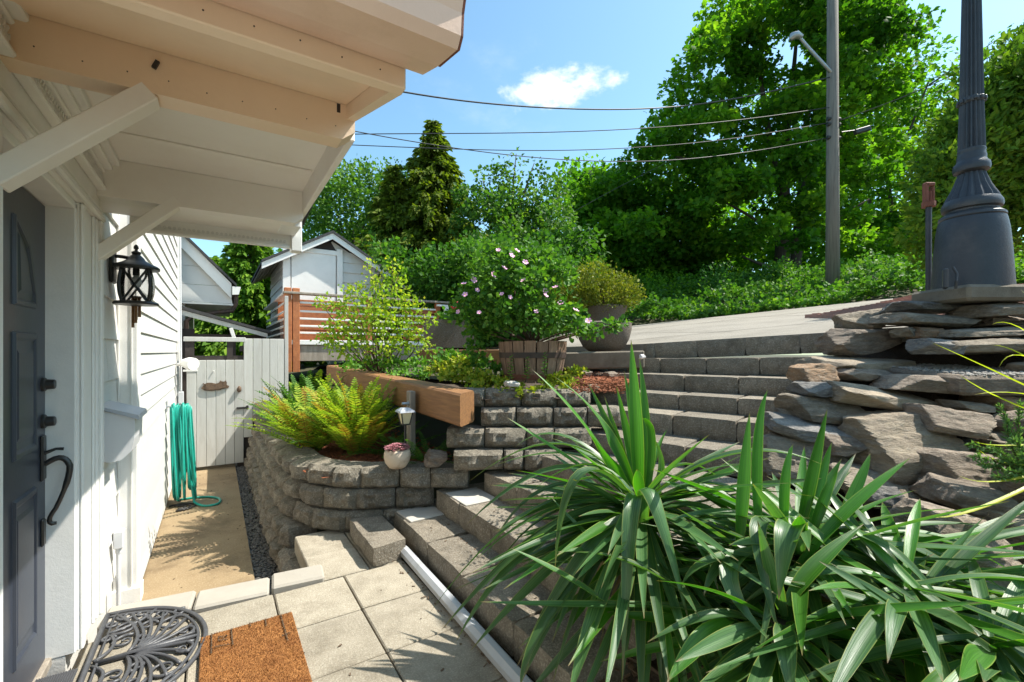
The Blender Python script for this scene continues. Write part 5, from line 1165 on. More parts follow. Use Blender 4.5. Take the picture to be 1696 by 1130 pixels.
# clipped evergreen behind the lamp post
he = []
for _ in range(90):
    px = r9.uniform(1555, 1800); top = 250 - (px - 1555) * 1.0 if px < 1640 else 130 - (px - 1640) * .8
    he.append((px, r9.uniform(max(top, -150), 385), 6.6 + r9.uniform(-.5, .9), r9.uniform(30, 48), 1.0))
he += [(1535, 300, 6.6, 28), (1540, 350, 6.6, 28), (1548, 260, 6.6, 26), (1575, 215, 6.6, 26), (1610, 175, 6.6, 26), (1650, 130, 6.6, 26), (1690, 105, 6.6, 26), (1530, 390, 6.7, 30), (1560, 420, 6.8, 34), (1600, 430, 6.8, 34)]
tree('evergreen_hedge', 'rounded evergreen with feathery sprays right behind the lamp post', W(1640, 470, 7), [(W(1640, 480, 7), W(1650, 250, 7), .10, .04)], px_clumps(he, 420), 'hedge', .10, 'spray', hollow=.6, up=.35, cat='hedge', droop=-.5)
# shrubs along the far road edge
for i, (x0, x1, y0, y1, d, lab) in enumerate(((1180, 1290, 455, 505, 14, 'low leafy shrub on the far road verge left of the wooden pole'), (1285, 1372, 440, 498, 13.7, 'taller sunlit shrub on the verge touching the left of the wooden pole'), (1395, 1540, 440, 492, 14, 'leafy shrub on the verge between the wooden pole and the lamp post'), (1040, 1180, 465, 525, 15, 'shaded shrub on the verge under the lower maple'))):
    cl_ = [(r9.uniform(x0, x1), r9.uniform(y0, y1), d + r9.uniform(-.5, .8), r9.uniform(16, 28), .8) for _ in range(26)]
    tree('verge_shrub', lab, W((x0 + x1) / 2, y1 + 2, d), [(J((x0 + x1) / 2, y1 + 4, d), J((x0 + x1) / 2, y0 + 10, d), .03, .01)], px_clumps(cl_, 380), 'rose' if i < 3 else 'maple', .085, 'diamond', group='shrubs along the road verge', cat='shrub')
vp = []
while len(vp) < 30000:
    u_ = random.uniform(-.35, 1.9); t_ = random.uniform(.02, 1) ** 1.5 * 5.0
    x, y = 9.1 + (13.2 - 9.1) * u_ + .78 * t_, 8.4 + (3.3 - 8.4) * u_ + .63 * t_
    vp.append((x, y, hill(x, y) + .05 + abs(random.gauss(0, .12)) + (.75 * max(0, fbm((x, y, 0), .9)))))
vd = rng.normal(size=(len(vp), 3)); vd[:, 2] += .5
me = leaves_mesh('verge_undergrowth', np.array(vp), vd, rng.uniform(.06, .14, len(vp)), LM['rose'], 'diamond', None, .55); o = link('verge_undergrowth', me); o['kind'] = 'stuff'
# far wood that reads as one mass behind them
cl_ = [(r9.uniform(930, 1700), r9.uniform(280, 500), 27 + r9.uniform(-3, 6), r9.uniform(26, 44), .8) for _ in range(100)] + [(r9.uniform(960, 1560), r9.uniform(400, 500), 24 + r9.uniform(-3, 4), r9.uniform(26, 40), .8) for _ in range(130)]
P, D = cloud(px_clumps(cl_, 170), .2); me = leaves_mesh('far_foliage', P, D, rng.uniform(.18, .36, len(P)), LM['maple'], 'diamond', None, .5); o = link('far_foliage', me); o['kind'] = 'stuff'
cl_ = [(r9.uniform(480, 960), r9.uniform(390, 560), 21 + r9.uniform(-2, 4), r9.uniform(26, 44), .8) for _ in range(80)] + [(r9.uniform(300, 480), r9.uniform(470, 600), 17 + r9.uniform(-2, 4), r9.uniform(26, 44), .8) for _ in range(40)]
P, D = cloud(px_clumps(cl_, 110), .2); me = leaves_mesh('far_foliage', P, D, rng.uniform(.2, .4, len(P)), LM['broad'], 'diamond', None, .5); o = link('far_foliage', me); o['kind'] = 'stuff'

# =================================================================== UPPER BED: barrel, planters, shrubs
bc = (W(825, 568, 4.3) + W(940, 572, 4.3)) / 2; bc = W(882, 600, 4.32)
bz0 = 1.12; br = .325
ba = thing('barrel_planter', 'half oak barrel planter with a dark iron hoop, holding the pink rose', 'barrel', (bc.x, bc.y, bz0))
NS = 18
for k in range(NS):
    a0 = 2 * pi * k / NS + .03; a1 = 2 * pi * (k + 1) / NS - .03 + .02; mb = MB(); top = .375 + random.uniform(-.006, .006)
    for_z = [(0, .80), (.13, .90), (.27, .97), (top, 1.0)]
    vs = []
    for z, f in for_z:
        for a in (a0, (a0 + a1) / 2, a1):
            vs.append((bc.x + br * f * cos(a), bc.y + br * f * sin(a), bz0 + z))
        for a in (a1, a0):
            vs.append((bc.x + (br * f - .025) * cos(a), bc.y + (br * f - .025) * sin(a), bz0 + z))
    fs = [(i * 5 + q, i * 5 + (q + 1) % 5, (i + 1) * 5 + (q + 1) % 5, (i + 1) * 5 + q) for i in range(3) for q in range(5)] + [(4, 3, 2, 1, 0), (15, 16, 17, 18, 19)]
    mb.add(vs, fs); part('stave', mb, MT['stave'], ba)
for (z, f, h) in ((.225, .955, .05), (.03, .83, .05)):
    mb = MB(); R = br * f + .004; mb.lathe([(R - .006, z), (R, z), (R + .006, z + h), (R, z + h)], (bc.x, bc.y, bz0), 36); part('hoop', mb, MT['hoop'] if z > .1 else MT['rust'], ba, auto=40)
mb = MB(); mb.lathe([(.05, .30), (br * .95 - .02, .32), (.1, .34)], (bc.x, bc.y, bz0), 20); part('soil', mb, MT['soil'], ba)

def stems(name, base, tips, r0, m, par, bend=.2):
    mb = MB()
    for t in tips: limb(mb, base + Vector((random.uniform(-.05, .05), random.uniform(-.05, .05), 0)), t, r0, r0 * .3, bend, 6, 5)
    return part(name, mb, m, par, True)
# rose
rb = Vector((bc.x, bc.y, 1.46))
rose = thing('rose_bush', 'spreading pink-flowered rose bush growing out of the half barrel', 'rose bush', tuple(rb))
rc = [(850, 440, 4.3, 34), (815, 470, 4.2, 36), (880, 470, 4.1, 40), (915, 455, 4.3, 34), (800, 510, 4.25, 32), (845, 520, 4.05, 38), (900, 520, 4.0, 40), (935, 520, 4.1, 30), (980, 548, 4.1, 17, .7), (1010, 540, 4.2, 16, .6), (1030, 535, 4.2, 10, .6), (775, 490, 4.4, 24), (830, 420, 4.5, 22), (870, 425, 4.4, 20), (760, 520, 4.4, 18), (790, 545, 4.3, 22), (905, 425, 4.5, 18), (955, 545, 4.0, 18), (798, 548, 4.3, 22), (788, 578, 4.35, 18)]
stems('stem', rb, [W(q[0], q[1], q[2]) for q in rc], .012, MT['stem'], rose)
rc += [(r9.uniform(765, 950), r9.uniform(405, 540), r9.uniform(4.0, 4.6), r9.uniform(8, 15), 1.0) for _ in range(34)]
P, D = cloud(px_clumps(rc, 520), .15); me = leaves_mesh('foliage', P - np.array(rb), D, rng.uniform(.028, .058, len(P)), LM['rose'], 'round', None, .55); link('foliage', me, rose, rb)
def flower_mesh(r, m, m2):
    mb = MB()
    for k in range(5):
        a = k * 2 * pi / 5; c, s = cos(a), sin(a)
        q = [(0, 0, 0), (.55, .42, .18), (1.0, .30, .30), (1.02, -.1, .36), (.85, -.45, .22)]
        mb.add([((x * c - y * s) * r, (x * s + y * c) * r, z * r) for x, y, z in q], [(0, 4, 3), (0, 3, 2), (0, 2, 1)])
    n0 = len(mb.f); mb.lathe([(.02 * r, .0), (.22 * r, .10 * r), (.16 * r, .2 * r), (.02 * r, .22 * r)], (0, 0, .02 * r), 8)
    me = mb.mesh('flower', m); me.materials.append(m2)
    me.polygons.foreach_set('material_index', [0 if i < n0 else 1 for i in range(len(me.polygons))]); return me
fm = flower_mesh(.026, MT['petal'], MT['stamen'])
zr = lambda x, y: (700 + x / 3.767, 360 + y / 3.767)
for (x, y) in ((472, 206), (588, 210), (555, 240), (640, 282), (508, 318), (440, 357), (628, 395), (318, 392), (340, 456), (265, 483), (495, 480), (546, 500), (766, 460), (826, 438), (588, 546), (862, 535), (710, 590), (955, 582), (1034, 648), (222, 590), (352, 595), (768, 490), (258, 415)):
    p = W(*zr(x, y), 3.92 + random.uniform(-.06, .12))
    link('flower', fm, rose, p, (random.uniform(.4, 1.4), random.uniform(-.5, .5), random.uniform(-1.2, .5)), random.uniform(.75, 1.15))
# bowl planter with clipped azalea
pb = W(1000, 582, 5.2); pk = 5.2 / F
bw = thing('bowl_planter', 'round brown exposed-aggregate bowl planter at the road edge with a stepped rim', 'planter', (pb.x, pb.y, pb.z))
mb = MB(); mb.lathe([(24 * pk, 0), (34 * pk, 7 * pk), (41 * pk, 20 * pk), (45 * pk, 36 * pk), (45 * pk, 46 * pk), (40 * pk, 48 * pk), (38 * pk, 42 * pk)], pb, 40); part('bowl', mb, MT['agg'], bw, auto=50)
p2 = W(1005, 545, 5.75); k2 = 5.75 / F
bw2 = thing('bowl_planter', 'upper tapered aggregate planter carrying the clipped olive shrub', 'planter', (p2.x, p2.y, p2.z))
mb = MB(); mb.lathe([(22 * k2, -20 * k2), (24 * k2, 0), (29 * k2, 26 * k2), (33 * k2, 32 * k2), (33 * k2, 37 * k2), (28 * k2, 38 * k2)], p2, 36); part('bowl', mb, MT['agg'], bw2, auto=50)
az = W(1000, 512, 5.75)
azt = thing('clipped_shrub', 'broad clipped olive-green shrub in the upper planter at the road edge', 'shrub', tuple(az))
ac = [(950, 470, 5.7, 34, .7), (985, 462, 5.7, 36, .7), (1020, 475, 5.7, 32, .65), (1045, 490, 5.7, 20, .7), (1000, 490, 5.6, 36, .6), (965, 495, 5.7, 30, .6), (1030, 500, 5.65, 22, .5), (930, 490, 5.8, 26, .7)]
stems('stem', az, [W(q[0], q[1], q[2]) for q in ac], .014, MT['stem'], azt)
P, D = cloud(px_clumps(ac, 1500), .62); D[:, 2] += .9; me = leaves_mesh('foliage', P - np.array(az), D, rng.uniform(.022, .04, len(P)), LM['azalea'], 'diamond', None, .3); link('foliage', me, azt, az)
# long aggregate planter by the deck
q0 = W(753, 575, 6.2)
pl = thing('trough_planter', 'rectangular dark aggregate trough planter at the end of the deck', 'planter', (q0.x, q0.y, q0.z))
R_ = Matrix.Rotation(-.25, 3, 'Z'); hk = 6.2 / F
mb = MB(); cx_, cz_ = q0.x + .02, q0.z + 22 * hk
def trough(mb, w_, l_, h_, t_):
    o = [(-w_, -l_), (w_, -l_), (w_, l_), (-w_, l_)]; i_ = [(x * (1 - t_ / w_), y * (1 - t_ / l_)) for x, y in o]
    vs = [(x * .93, y * .93, -h_) for x, y in o] + [(x, y, h_) for x, y in o] + [(x, y, h_) for x, y in i_] + [(x, y, h_ - .06) for x, y in i_]
    vs = [R_ @ Vector(v) + Vector((cx_, q0.y + .22, cz_)) for v in vs]
    fs = [(3, 2, 1, 0)] + [(a + k, a + (k + 1) % 4, a + 4 + (k + 1) % 4, a + 4 + k) for a in (0, 4, 8) for k in range(4)] + [(12, 13, 14, 15)]
    mb.add(vs, fs)
trough(mb, 41 * hk, .26, 23 * hk, .04); part('trough', mb, MT['agg'], pl)
gq = W(745, 527, 6.3)
ge = thing('geranium', 'small red-flowered geranium growing in the trough planter', 'flower plant', tuple(gq))
gc = [(735, 525, 6.25, 10, .8), (750, 520, 6.25, 10, .8), (765, 526, 6.25, 9, .8), (742, 530, 6.2, 9, .6)]
P, D = cloud(px_clumps(gc, 900), .2); me = leaves_mesh('foliage', P - np.array(gq), D, rng.uniform(.04, .07, len(P)), LM['cover'], 'round', None, .6); link('foliage', me, ge, gq)
fr = flower_mesh(.05, MT['redpetal'], MT['redpetal'])
for (x, y) in ((748, 510), (760, 505), (755, 514)): link('flower', fr, ge, W(x, y, 6.2), (random.uniform(.3, 1), 0, random.random() * 3), 1.0)
# timber edge and concrete kerb
mb = MB(); a, b = W(700, 592, 6.0), W(835, 594, 5.0); mb.beam(a, b, .12, .20, .012); o = part('timber_edge', mb, MT['cedar']); tag(o, 'dark weathered timber edging below the trough planter', 'timber edging')
mb = MB(); a, b = W(935, 598, 4.95), W(1066, 595, 4.85); mb.beam(a, b, .16, .185, .015); o = part('concrete_kerb', mb, MT['kerb']); tag(o, 'stained concrete kerb under the bowl planter beside the top steps', 'kerb')
mb = MB(); a, b = W(500, 600, 7.2), W(560, 600, 7.2); 
# white crumpled paper on the kerb, small stones
mb = stone(.07, .05, .05, 55, .8, 0, .3); p = W(1063, 590, 4.62)
o = link('crumpled_tag', mb.mesh('crumpled_tag', MT['tag']), None, p); tag(o, 'small crumpled white paper at the left end of the top step', 'paper')
mb = stone(.12, .09, .055, 77, .8, 0, .02); o = link('flat_stone', mb.mesh('flat_stone', MT['step_pale'], True), None, tuple(W(847, 638, 3.75) + Vector((0, 0, .01)))); tag(o, 'flat pale stone lying on the block before the half barrel', 'stone')
for i, (x, y, d, s, lab) in enumerate(((973, 618, 4.6, .10, 'flat brown stone in the red mulch left of the stairs'), (1010, 620, 4.6, .13, 'larger flat stone in the red mulch touching the stairs'), (982, 641, 4.2, .12, 'grey concrete lump at the front edge of the red mulch'))):
    mb = stone(s, s * .8, s * .45, 200 + i, .8, 0, .03); o = link('bed_stone', mb.mesh('bed_stone', MT['rock_p' if i < 2 else 'rock_g'], True), None, tuple(W(x, y, d))); tag(o, lab, 'stone', 'stones in the upper bed')
def chips(name, pts, m, s0=.012, s1=.03):
    mb = MB()
    for p in pts:
        R = Euler((random.uniform(-.5, .5), random.uniform(-.5, .5), random.random() * 6.3)).to_matrix(); l = random.uniform(s0, s1)
        mb.box(p, (l, l * random.uniform(.25, .5), l * .18), R)
    o = part(name, mb, m); o['kind'] = 'stuff'; return o
mp_ = []
while len(mp_) < 2600:
    x, y = random.uniform(.6, 1.75), random.uniform(3.3, 6.2)
    if y > 3.97 - .50 * (x - .62) and y > 3.25: mp_.append((x, y, .425 + max(0, x - 1.0) * .10 + random.uniform(0, .02)))
chips('bark_mulch', mp_, MT['mulch'])
mp_ = []
for _ in range(900):
    px, py = random.uniform(945, 1035), random.uniform(605, 650); p = PZ(px, py, 1.15)
    mp_.append((p.x, p.y, 1.142 + random.uniform(0, .02)))
chips('bark_mulch', mp_, MT['mulch'])
mb = MB(); p = W(990, 628, 4.4); mb.box((p.x + .12, p.y + .06, 1.085), (.50, .55, .11), Matrix.Rotation(-YAW, 3, 'Z'), .03); o = part('mulch_patch', mb, MT['mulch']); o['kind'] = 'structure'

# yellow-green serviceberry in front of the deck
sb0 = Vector(W(628, 606, 5.6)); sb0.z = 1.05
svb = thing('serviceberry_shrub', 'loose yellow-green shrub with reddish tips before the deck railing', 'shrub', tuple(sb0))
sc_ = [(625, 470, 5.6, 22), (650, 440, 5.6, 13, 1.3), (615, 440, 5.6, 10, 1.4), (590, 485, 5.5, 22), (655, 490, 5.5, 26), (680, 510, 5.5, 22), (705, 530, 5.5, 16), (570, 510, 5.5, 22), (545, 505, 5.5, 15), (525, 500, 5.5, 8), (560, 545, 5.4, 24), (595, 535, 5.4, 30), (635, 530, 5.3, 30), (670, 545, 5.4, 26), (600, 570, 5.3, 26), (640, 575, 5.3, 26), (680, 575, 5.4, 20), (565, 575, 5.3, 22), (700, 560, 5.4, 14), (712, 577, 5.3, 10), (540, 560, 5.4, 16), (622, 505, 5.4, 24), (660, 460, 5.6, 12)]
stems('stem', sb0, [W(q[0], q[1] - q[3] * .6, q[2]) for q in sc_], .011, MT['stem'], svb)
P, D = cloud(px_clumps(sc_, 430), .1); tt = np.clip(rng.beta(2.2, 2.2, len(P)) + (P[:, 2] - 1.7) * .15, 0, 1)
me = leaves_mesh('foliage', P - np.array(sb0), D, rng.uniform(.030, .058, len(P)), LM['yellow'], 'diamond', tt, .45); link('foliage', me, svb, sb0)
# ground covers
def cover(name, lst, dens, lm, size, shape='round', up=.6, squash=.5):
    P, D = cloud(px_clumps([(*q, squash) if len(q) < 5 else q for q in lst], dens), .1); D[:, 2] += .5
    me = leaves_mesh(name, P, D, rng.uniform(size * .6, size * 1.4, len(P)), LM[lm], shape, None, up); o = link(name, me); o['kind'] = 'stuff'; return o
cover('green_ground_cover', [(610, 605, 5.6, 26), (650, 607, 5.4, 26), (690, 605, 5.2, 24), (580, 608, 5.8, 22), (700, 620, 4.9, 20, .3), (730, 598, 5.0, 20), (660, 618, 5.0, 16, .3)], 420, 'cover', .04)
cover('sedum_ground_cover', [(750, 618, 4.5, 20), (775, 622, 4.3, 22), (800, 628, 4.15, 22), (790, 642, 4.0, 14), (830, 634, 4.0, 16), (765, 600, 4.5, 18), (740, 606, 4.6, 16), (925, 628, 4.0, 18), (945, 640, 3.95, 18), (955, 615, 4.1, 16), (935, 652, 3.85, 14), (960, 660, 3.85, 12), (860, 640, 3.95, 10), (905, 642, 3.9, 14), (800, 655, 3.85, 8), (860, 650, 3.78, 12), (830, 652, 3.8, 10), (885, 650, 3.8, 12), (740, 622, 4.3, 16), (720, 610, 4.6, 14)], 800, 'sedum', .034, 'round', .5)
cover('green_ground_cover', [(745, 590, 4.7, 22), (790, 600, 4.5, 22), (815, 610, 4.3, 18), (775, 612, 4.5, 18)], 420, 'rose', .045)
for i, (x, y0, y1, d) in enumerate(((845, 632, 588, 3.95), (872, 632, 590, 3.92), (901, 628, 582, 3.9))):
    b0, b1 = W(x, y0, d), W(x + 2, y1, d)
    t = thing('sprouting_stem', ('leafy upright stem before the left of the half barrel', 'shorter leafy stem before the middle of the half barrel', 'taller leafy stem before the right of the half barrel')[i], 'plant', tuple(b0), 'leafy stems before the half barrel')
    mb = MB(); mb.tube([b0, b1], .004, 5); part('stem', mb, MT['stem'], t)
    P = []; D = []
    for k in range(22):
        f = .1 + .9 * k / 22; a = k * 2.4; P.append(b0.lerp(b1, f)); D.append((cos(a), sin(a), .35))
    me = leaves_mesh('foliage', np.array([tuple(p - b0) for p in P]), np.array(D), np.linspace(.055, .03, 22), LM['cover'], 'diamond', None, .9); link('foliage', me, t, b0)

# =================================================================== FERN BED
def frond_mesh(seed, lm, L=1.0, n=24):
    r = random.Random(seed); mb = MB(); cu = r.uniform(.5, .9); sidec = r.uniform(-.12, .12)
    C = bezier((0, 0, 0), (.28 * cu, sidec, .55), (.62 * cu, sidec * 2, .78), n)
    tints = []; 
    mb.tube(C, [.006 * (1 - .8 * i / n) for i in range(n)], 4, False); nv = len(mb.v); tints += [.25] * nv
    for i in range(2, n):
        T = (C[min(i + 1, n - 1)] - C[i - 1]).normalized(); S = T.cross(Vector((0, 0, 1))).normalized(); U = S.cross(T)
        f = i / (n - 1); l = .115 * (1 - f) ** .55 * min(1, .45 + f * 2.2) + .010; tv = r.uniform(.25, .9)
        for s in (-1, 1):
            d = (S * s + T * .35 + U * r.uniform(-.15, .25)).normalized(); w_ = .013
            p = C[i]; mb.add([p - T * w_ * .7, p + d * l * .5 - T * w_ * .8, p + d * l, p + d * l * .5 + T * w_ * .9, p + T * w_ * .7], [(0, 1, 2), (0, 2, 4), (2, 3, 4)])
            tints += [tv] * 5
    me = mb.mesh('frond', LM[lm]); at = me.attributes.new('tint', 'FLOAT', 'POINT'); at.data.foreach_set('value', tints); return me
def fern(label, c, n, scale, kinds, lean0=.1, lean1=.9, rngrot=(0, 2 * pi)):
    t = thing('sword_fern', label, 'fern', tuple(c)); vars_ = {k: [frond_mesh(s + 31 * i, k) for s in range(5)] for i, k in enumerate(set(kinds))}
    for i in range(n):
        k = random.choice(kinds); me = random.choice(vars_[k]); f = (i + .5) / n
        link('frond', me, t, Vector(c) + Vector((random.uniform(-.07, .07), random.uniform(-.07, .07), 0)), (random.uniform(-.1, .1), lean0 + (lean1 - lean0) * (f ** .8) - .15, random.uniform(*rngrot)), scale * random.uniform(.75, 1.1))
    return t
fern('large yellow-green sword fern with some rusty fronds in the mulch bed', (1.12, 4.42, .44), 120, .84, ['fern'] * 7 + ['fernrust'] * 2, -.15, .72)
fern('yellow-green sword fern spilling over the alley side of the block wall', (.80, 4.80, .44), 90, .82, ['fern'] * 5 + ['fernrust', 'ferndark'], -.05, .95)
fern('dark green fern hanging over the alley wall near the gate', (.78, 5.9, .46), 46, .72, ['ferndark', 'fern'], .0, .95)
fern('darker feathery fern behind the large fern beside the white fence', (.98, 6.1, .46), 60, .9, ['ferndark', 'ferndark', 'fern'], 0, .85)
fern('low dark fern under the timber beam behind the solar light', (1.36, 4.12, .45), 22, .52, ['ferndark'], .35, 1.15)
fern('small dark fern between the pot and the beam', (1.52, 3.66, .46), 14, .42, ['ferndark'], .4, 1.2)
sl = Vector(W(671, 690, 3.78))
so = thing('solar_light', 'small black solar path light with pale panes in the fern bed', 'garden light', (sl.x, sl.y, .45))
mb = MB(); mb.tube([(sl.x, sl.y, .44), (sl.x, sl.y, sl.z - .06)], .009, 8); part('stake', mb, MT['black'], so)
mb = MB(); k_ = 3.78 / F; 
def frus(mb, a, b, z0, z1): mb.add([(sl.x + x * a, sl.y + y * a, sl.z + z0) for x, y in ((-1, -1), (1, -1), (1, 1), (-1, 1))] + [(sl.x + x * b, sl.y + y * b, sl.z + z1) for x, y in ((-1, -1), (1, -1), (1, 1), (-1, 1))], [(3, 2, 1, 0), (4, 5, 6, 7), (0, 1, 5, 4), (1, 2, 6, 5), (2, 3, 7, 6), (3, 0, 4, 7)])
frus(mb, .027, .046, -.058, .038); part('pane', mb, MT['bulb'], so)
mb = MB(); frus(mb, .066, .060, .038, .05); frus(mb, .060, .030, .0505, .072); part('cap', mb, MT['lid'], so)
for (x, y) in ((-1, -1), (1, -1), (1, 1), (-1, 1)):
    mb = MB(); mb.tube([(sl.x + x * .029, sl.y + y * .029, sl.z - .06), (sl.x + x * .048, sl.y + y * .048, sl.z + .04)], .005, 6); part('corner_rib', mb, MT['black'], so)
mb = MB(); frus(mb, .034, .034, -.068, -.058); part('foot', mb, MT['black'], so)
pt = Vector((1.20, 3.50, .487))
po = thing('succulent_pot', 'round sand-coloured pot of pink succulents standing on the block wall', 'pot', tuple(pt))
mb = MB(); mb.lathe([(.050, 0), (.066, .008), (.092, .045), (.104, .09), (.100, .125), (.088, .148), (.080, .146), (.090, .12)], pt, 32); part('pot', mb, MT['pot'], po, True)
mb = MB(); mb.lathe([(.01, .135), (.085, .14), (.02, .15)], pt, 16); part('soil', mb, MT['soil'], po)
mb = MB()
for _ in range(150):
    a = random.random() * 6.28; r = .098 * sqrt(random.random()); z = pt.z + .145 + .03 * (1 - (r / .1) ** 2) + random.uniform(0, .012)
    x, y = pt.x + r * cos(a), pt.y + r * sin(a); s = random.uniform(.007, .013)
    for k in range(4):
        b = k * 1.57 + a; mb.add([(x, y, z), (x + s * cos(b - .5), y + s * sin(b - .5), z + s * .6), (x + 1.5 * s * cos(b), y + 1.5 * s * sin(b), z + s * .9), (x + s * cos(b + .5), y + s * sin(b + .5), z + s * .6)], [(0, 1, 2, 3)])
o = part('succulents', mb, MT['succ'], po); o['kind'] = 'stuff'
mb = stone(.15, .12, .15, 91, .78, .3, .05); o = link('red_rock', mb.mesh('red_rock', MT['rock_p'], True), None, (1.46, 3.36, .55)); o.data.set_sharp_from_angle(angle=radians(35)); tag(o, 'reddish rough rock in the fern bed beside the stacked blocks', 'rock')

lp_ = []
for _ in range(22): lp_.append((random.uniform(.3, 1.05), random.uniform(1.3, 2.95), .004))
for _ in range(60): lp_.append((random.uniform(.98, 1.06), random.uniform(1.4, 3.0), .006))
for (x0, y0, y1, z) in ((1.22, 1.6, 3.5, .152), (1.55, 1.5, 3.3, .307), (1.85, 1.5, 3.05, .457), (2.2, 1.8, 3.05, .607)):
    for _ in range(45): lp_.append((x0 + .20 * random.random() ** .5, random.uniform(y0, y1), z + .002))
for _ in range(60): lp_.append((random.uniform(-.44, .24), random.uniform(3.4, 7.6), -.298))
chips('leaf_litter', lp_, MT['stem'], .006, .02)
# =================================================================== ON THE LANDING
mb = MB(); a, b = Vector((1.085, 3.04, .035)), Vector((1.055, 1.45, .035)); mb.beam(a, b, .068, .068, .02); o = part('drain_pipe', mb, MT['pvc'], None, auto=60); tag(o, 'grey plastic drain pipe lying along the foot of the stairs', 'pipe')
cm = thing('coir_mat', 'rectangular brown coir doormat with faded black print', 'doormat', (.14, 2.33, 0))
mb = MB(); mb.box((.14, 2.33, .012), (.40, .67, .018), None, .004); part('mat', mb, MT['coir'], cm)
fz = MB(); 
for _ in range(16000):
    x, y = random.uniform(-.058, .338), random.uniform(1.998, 2.662); l = random.uniform(.004, .010); a = random.random() * 6.28; dx, dy = cos(a) * .0014, sin(a) * .0014
    fz.add([(x - dx, y - dy, .02), (x + dx, y + dy, .02), (x + random.uniform(-.004, .004), y + random.uniform(-.004, .004), .021 + l)], [(0, 1, 2)])
o = part('fibres', fz, MT['coir'], cm); o['kind'] = 'stuff'
mb = MB(); zt = .0285
def strip(x0, y0, x1, y1, w_=.0055):
    n = max(2, int(math.hypot(x1 - x0, y1 - y0) / .012))
    for i in range(n):
        f = (i + random.uniform(.1, .9)) / n; mb.box((x0 + (x1 - x0) * f, y0 + (y1 - y0) * f, zt), (w_ if abs(y1 - y0) > abs(x1 - x0) else .012, .012 if abs(y1 - y0) > abs(x1 - x0) else w_, .002), Matrix.Rotation(random.uniform(-.25, .25), 3, 'Z'))
for (x, l) in ((-.015, .17), (.065, .15), (.145, .03), (.215, .075), (.285, .26)): strip(x, 2.655, x + random.uniform(-.004, .004), 2.655 - l)
strip(.01, 2.61, .045, 2.595); strip(.012, 2.575, .048, 2.565); strip(.012, 2.61, .012, 2.575); strip(.046, 2.60, .03, 2.58); strip(-.005, 2.53, .055, 2.515); strip(.27, 2.45, .31, 2.46)
o = part('print', mb, MT['print'], cm); o['kind'] = 'stuff'
# half-round rubber scroll mat
mb = MB(); mx, my, A_, B_ = -.488, 2.71, .465, .435; zc = .012
ell = lambda s, a: (mx + .012 + s * B_ * cos(a), my + s * A_ * sin(a), zc)
ring = lambda s: [ell(s, a) for a in np.linspace(-pi / 2, pi / 2, 44)]
mb.tube(ring(1.0), .011, 7); mb.tube(ring(.93), .007, 7); mb.tube([(mx + .012, my - A_, zc), (mx + .012, my + A_, zc)], .012, 7); mb.tube([(mx + .045, my - A_ * .96, zc), (mx + .045, my + A_ * .96, zc)], .006, 7)
def spiral(cx, cy, r0, r1, a0, turns, w0=.008, w1=.005, n=20):
    P = []; 
    for i in range(n):
        f = i / (n - 1); a = a0 + turns * 2 * pi * f; r = r0 + (r1 - r0) * f; P.append((cx + r * cos(a), cy + r * sin(a), zc - .001))
    mb.tube(P, [w0 + (w1 - w0) * i / (n - 1) for i in range(n)], 6)
def swirl(p, w_=.008):
    P = [Vector((x, y, zc)) for x, y in p]; q = bezier(P[0], P[1], P[2], 10); mb.tube(q, w_, 6)
for s in (-1, 1):
    for (u, v, r, a0, t) in ((.30, .20, .070, 0, 1.4), (.24, .33, .060, 2, 1.3), (.12, .14, .055, 1, 1.3), (.10, .28, .060, 4, 1.35), (.10, .40, .042, 3, 1.2), (.36, .08, .045, 5, 1.2), (.20, .12, .035, 2, 1.2), (.20, .24, .04, 0, 1.2), (.33, .30, .035, 1, 1.2), (.05, .20, .03, 0, 1.1), (.05, .34, .03, 2, 1.1), (.16, .38, .032, 5, 1.2)):
        spiral(mx + u, my + s * v, r, .008, a0 * s, t * s)
    for k in range(7):
        a = s * (.10 + k * .20); swirl([(mx + .15, my + s * .01), (mx + .15 + .13 * cos(a * .5), my + .13 * sin(a * .5) * 1.0), ell(.90, a)[:2]])
    swirl([(mx + .03, my + s * .02), (mx + .12, my + s * .10), (mx + .06, my + s * .22)]); swirl([(mx + .04, my + s * .25), (mx + .18, my + s * .28), (mx + .22, my + s * .40)]); swirl([(mx + .15, my + s * .02), (mx + .22, my + s * .18), (mx + .05, my + s * .44)], .009)
mb.tube([(mx + .04, my, zc), (mx + .22, my, zc + .002), (mx + .42, my, zc)], [.010, .016, .008], 8)
tag(part('scroll_mat', mb, MT['rubber'], None, True), 'black half-round rubber doormat of open scrollwork before the door', 'doormat')

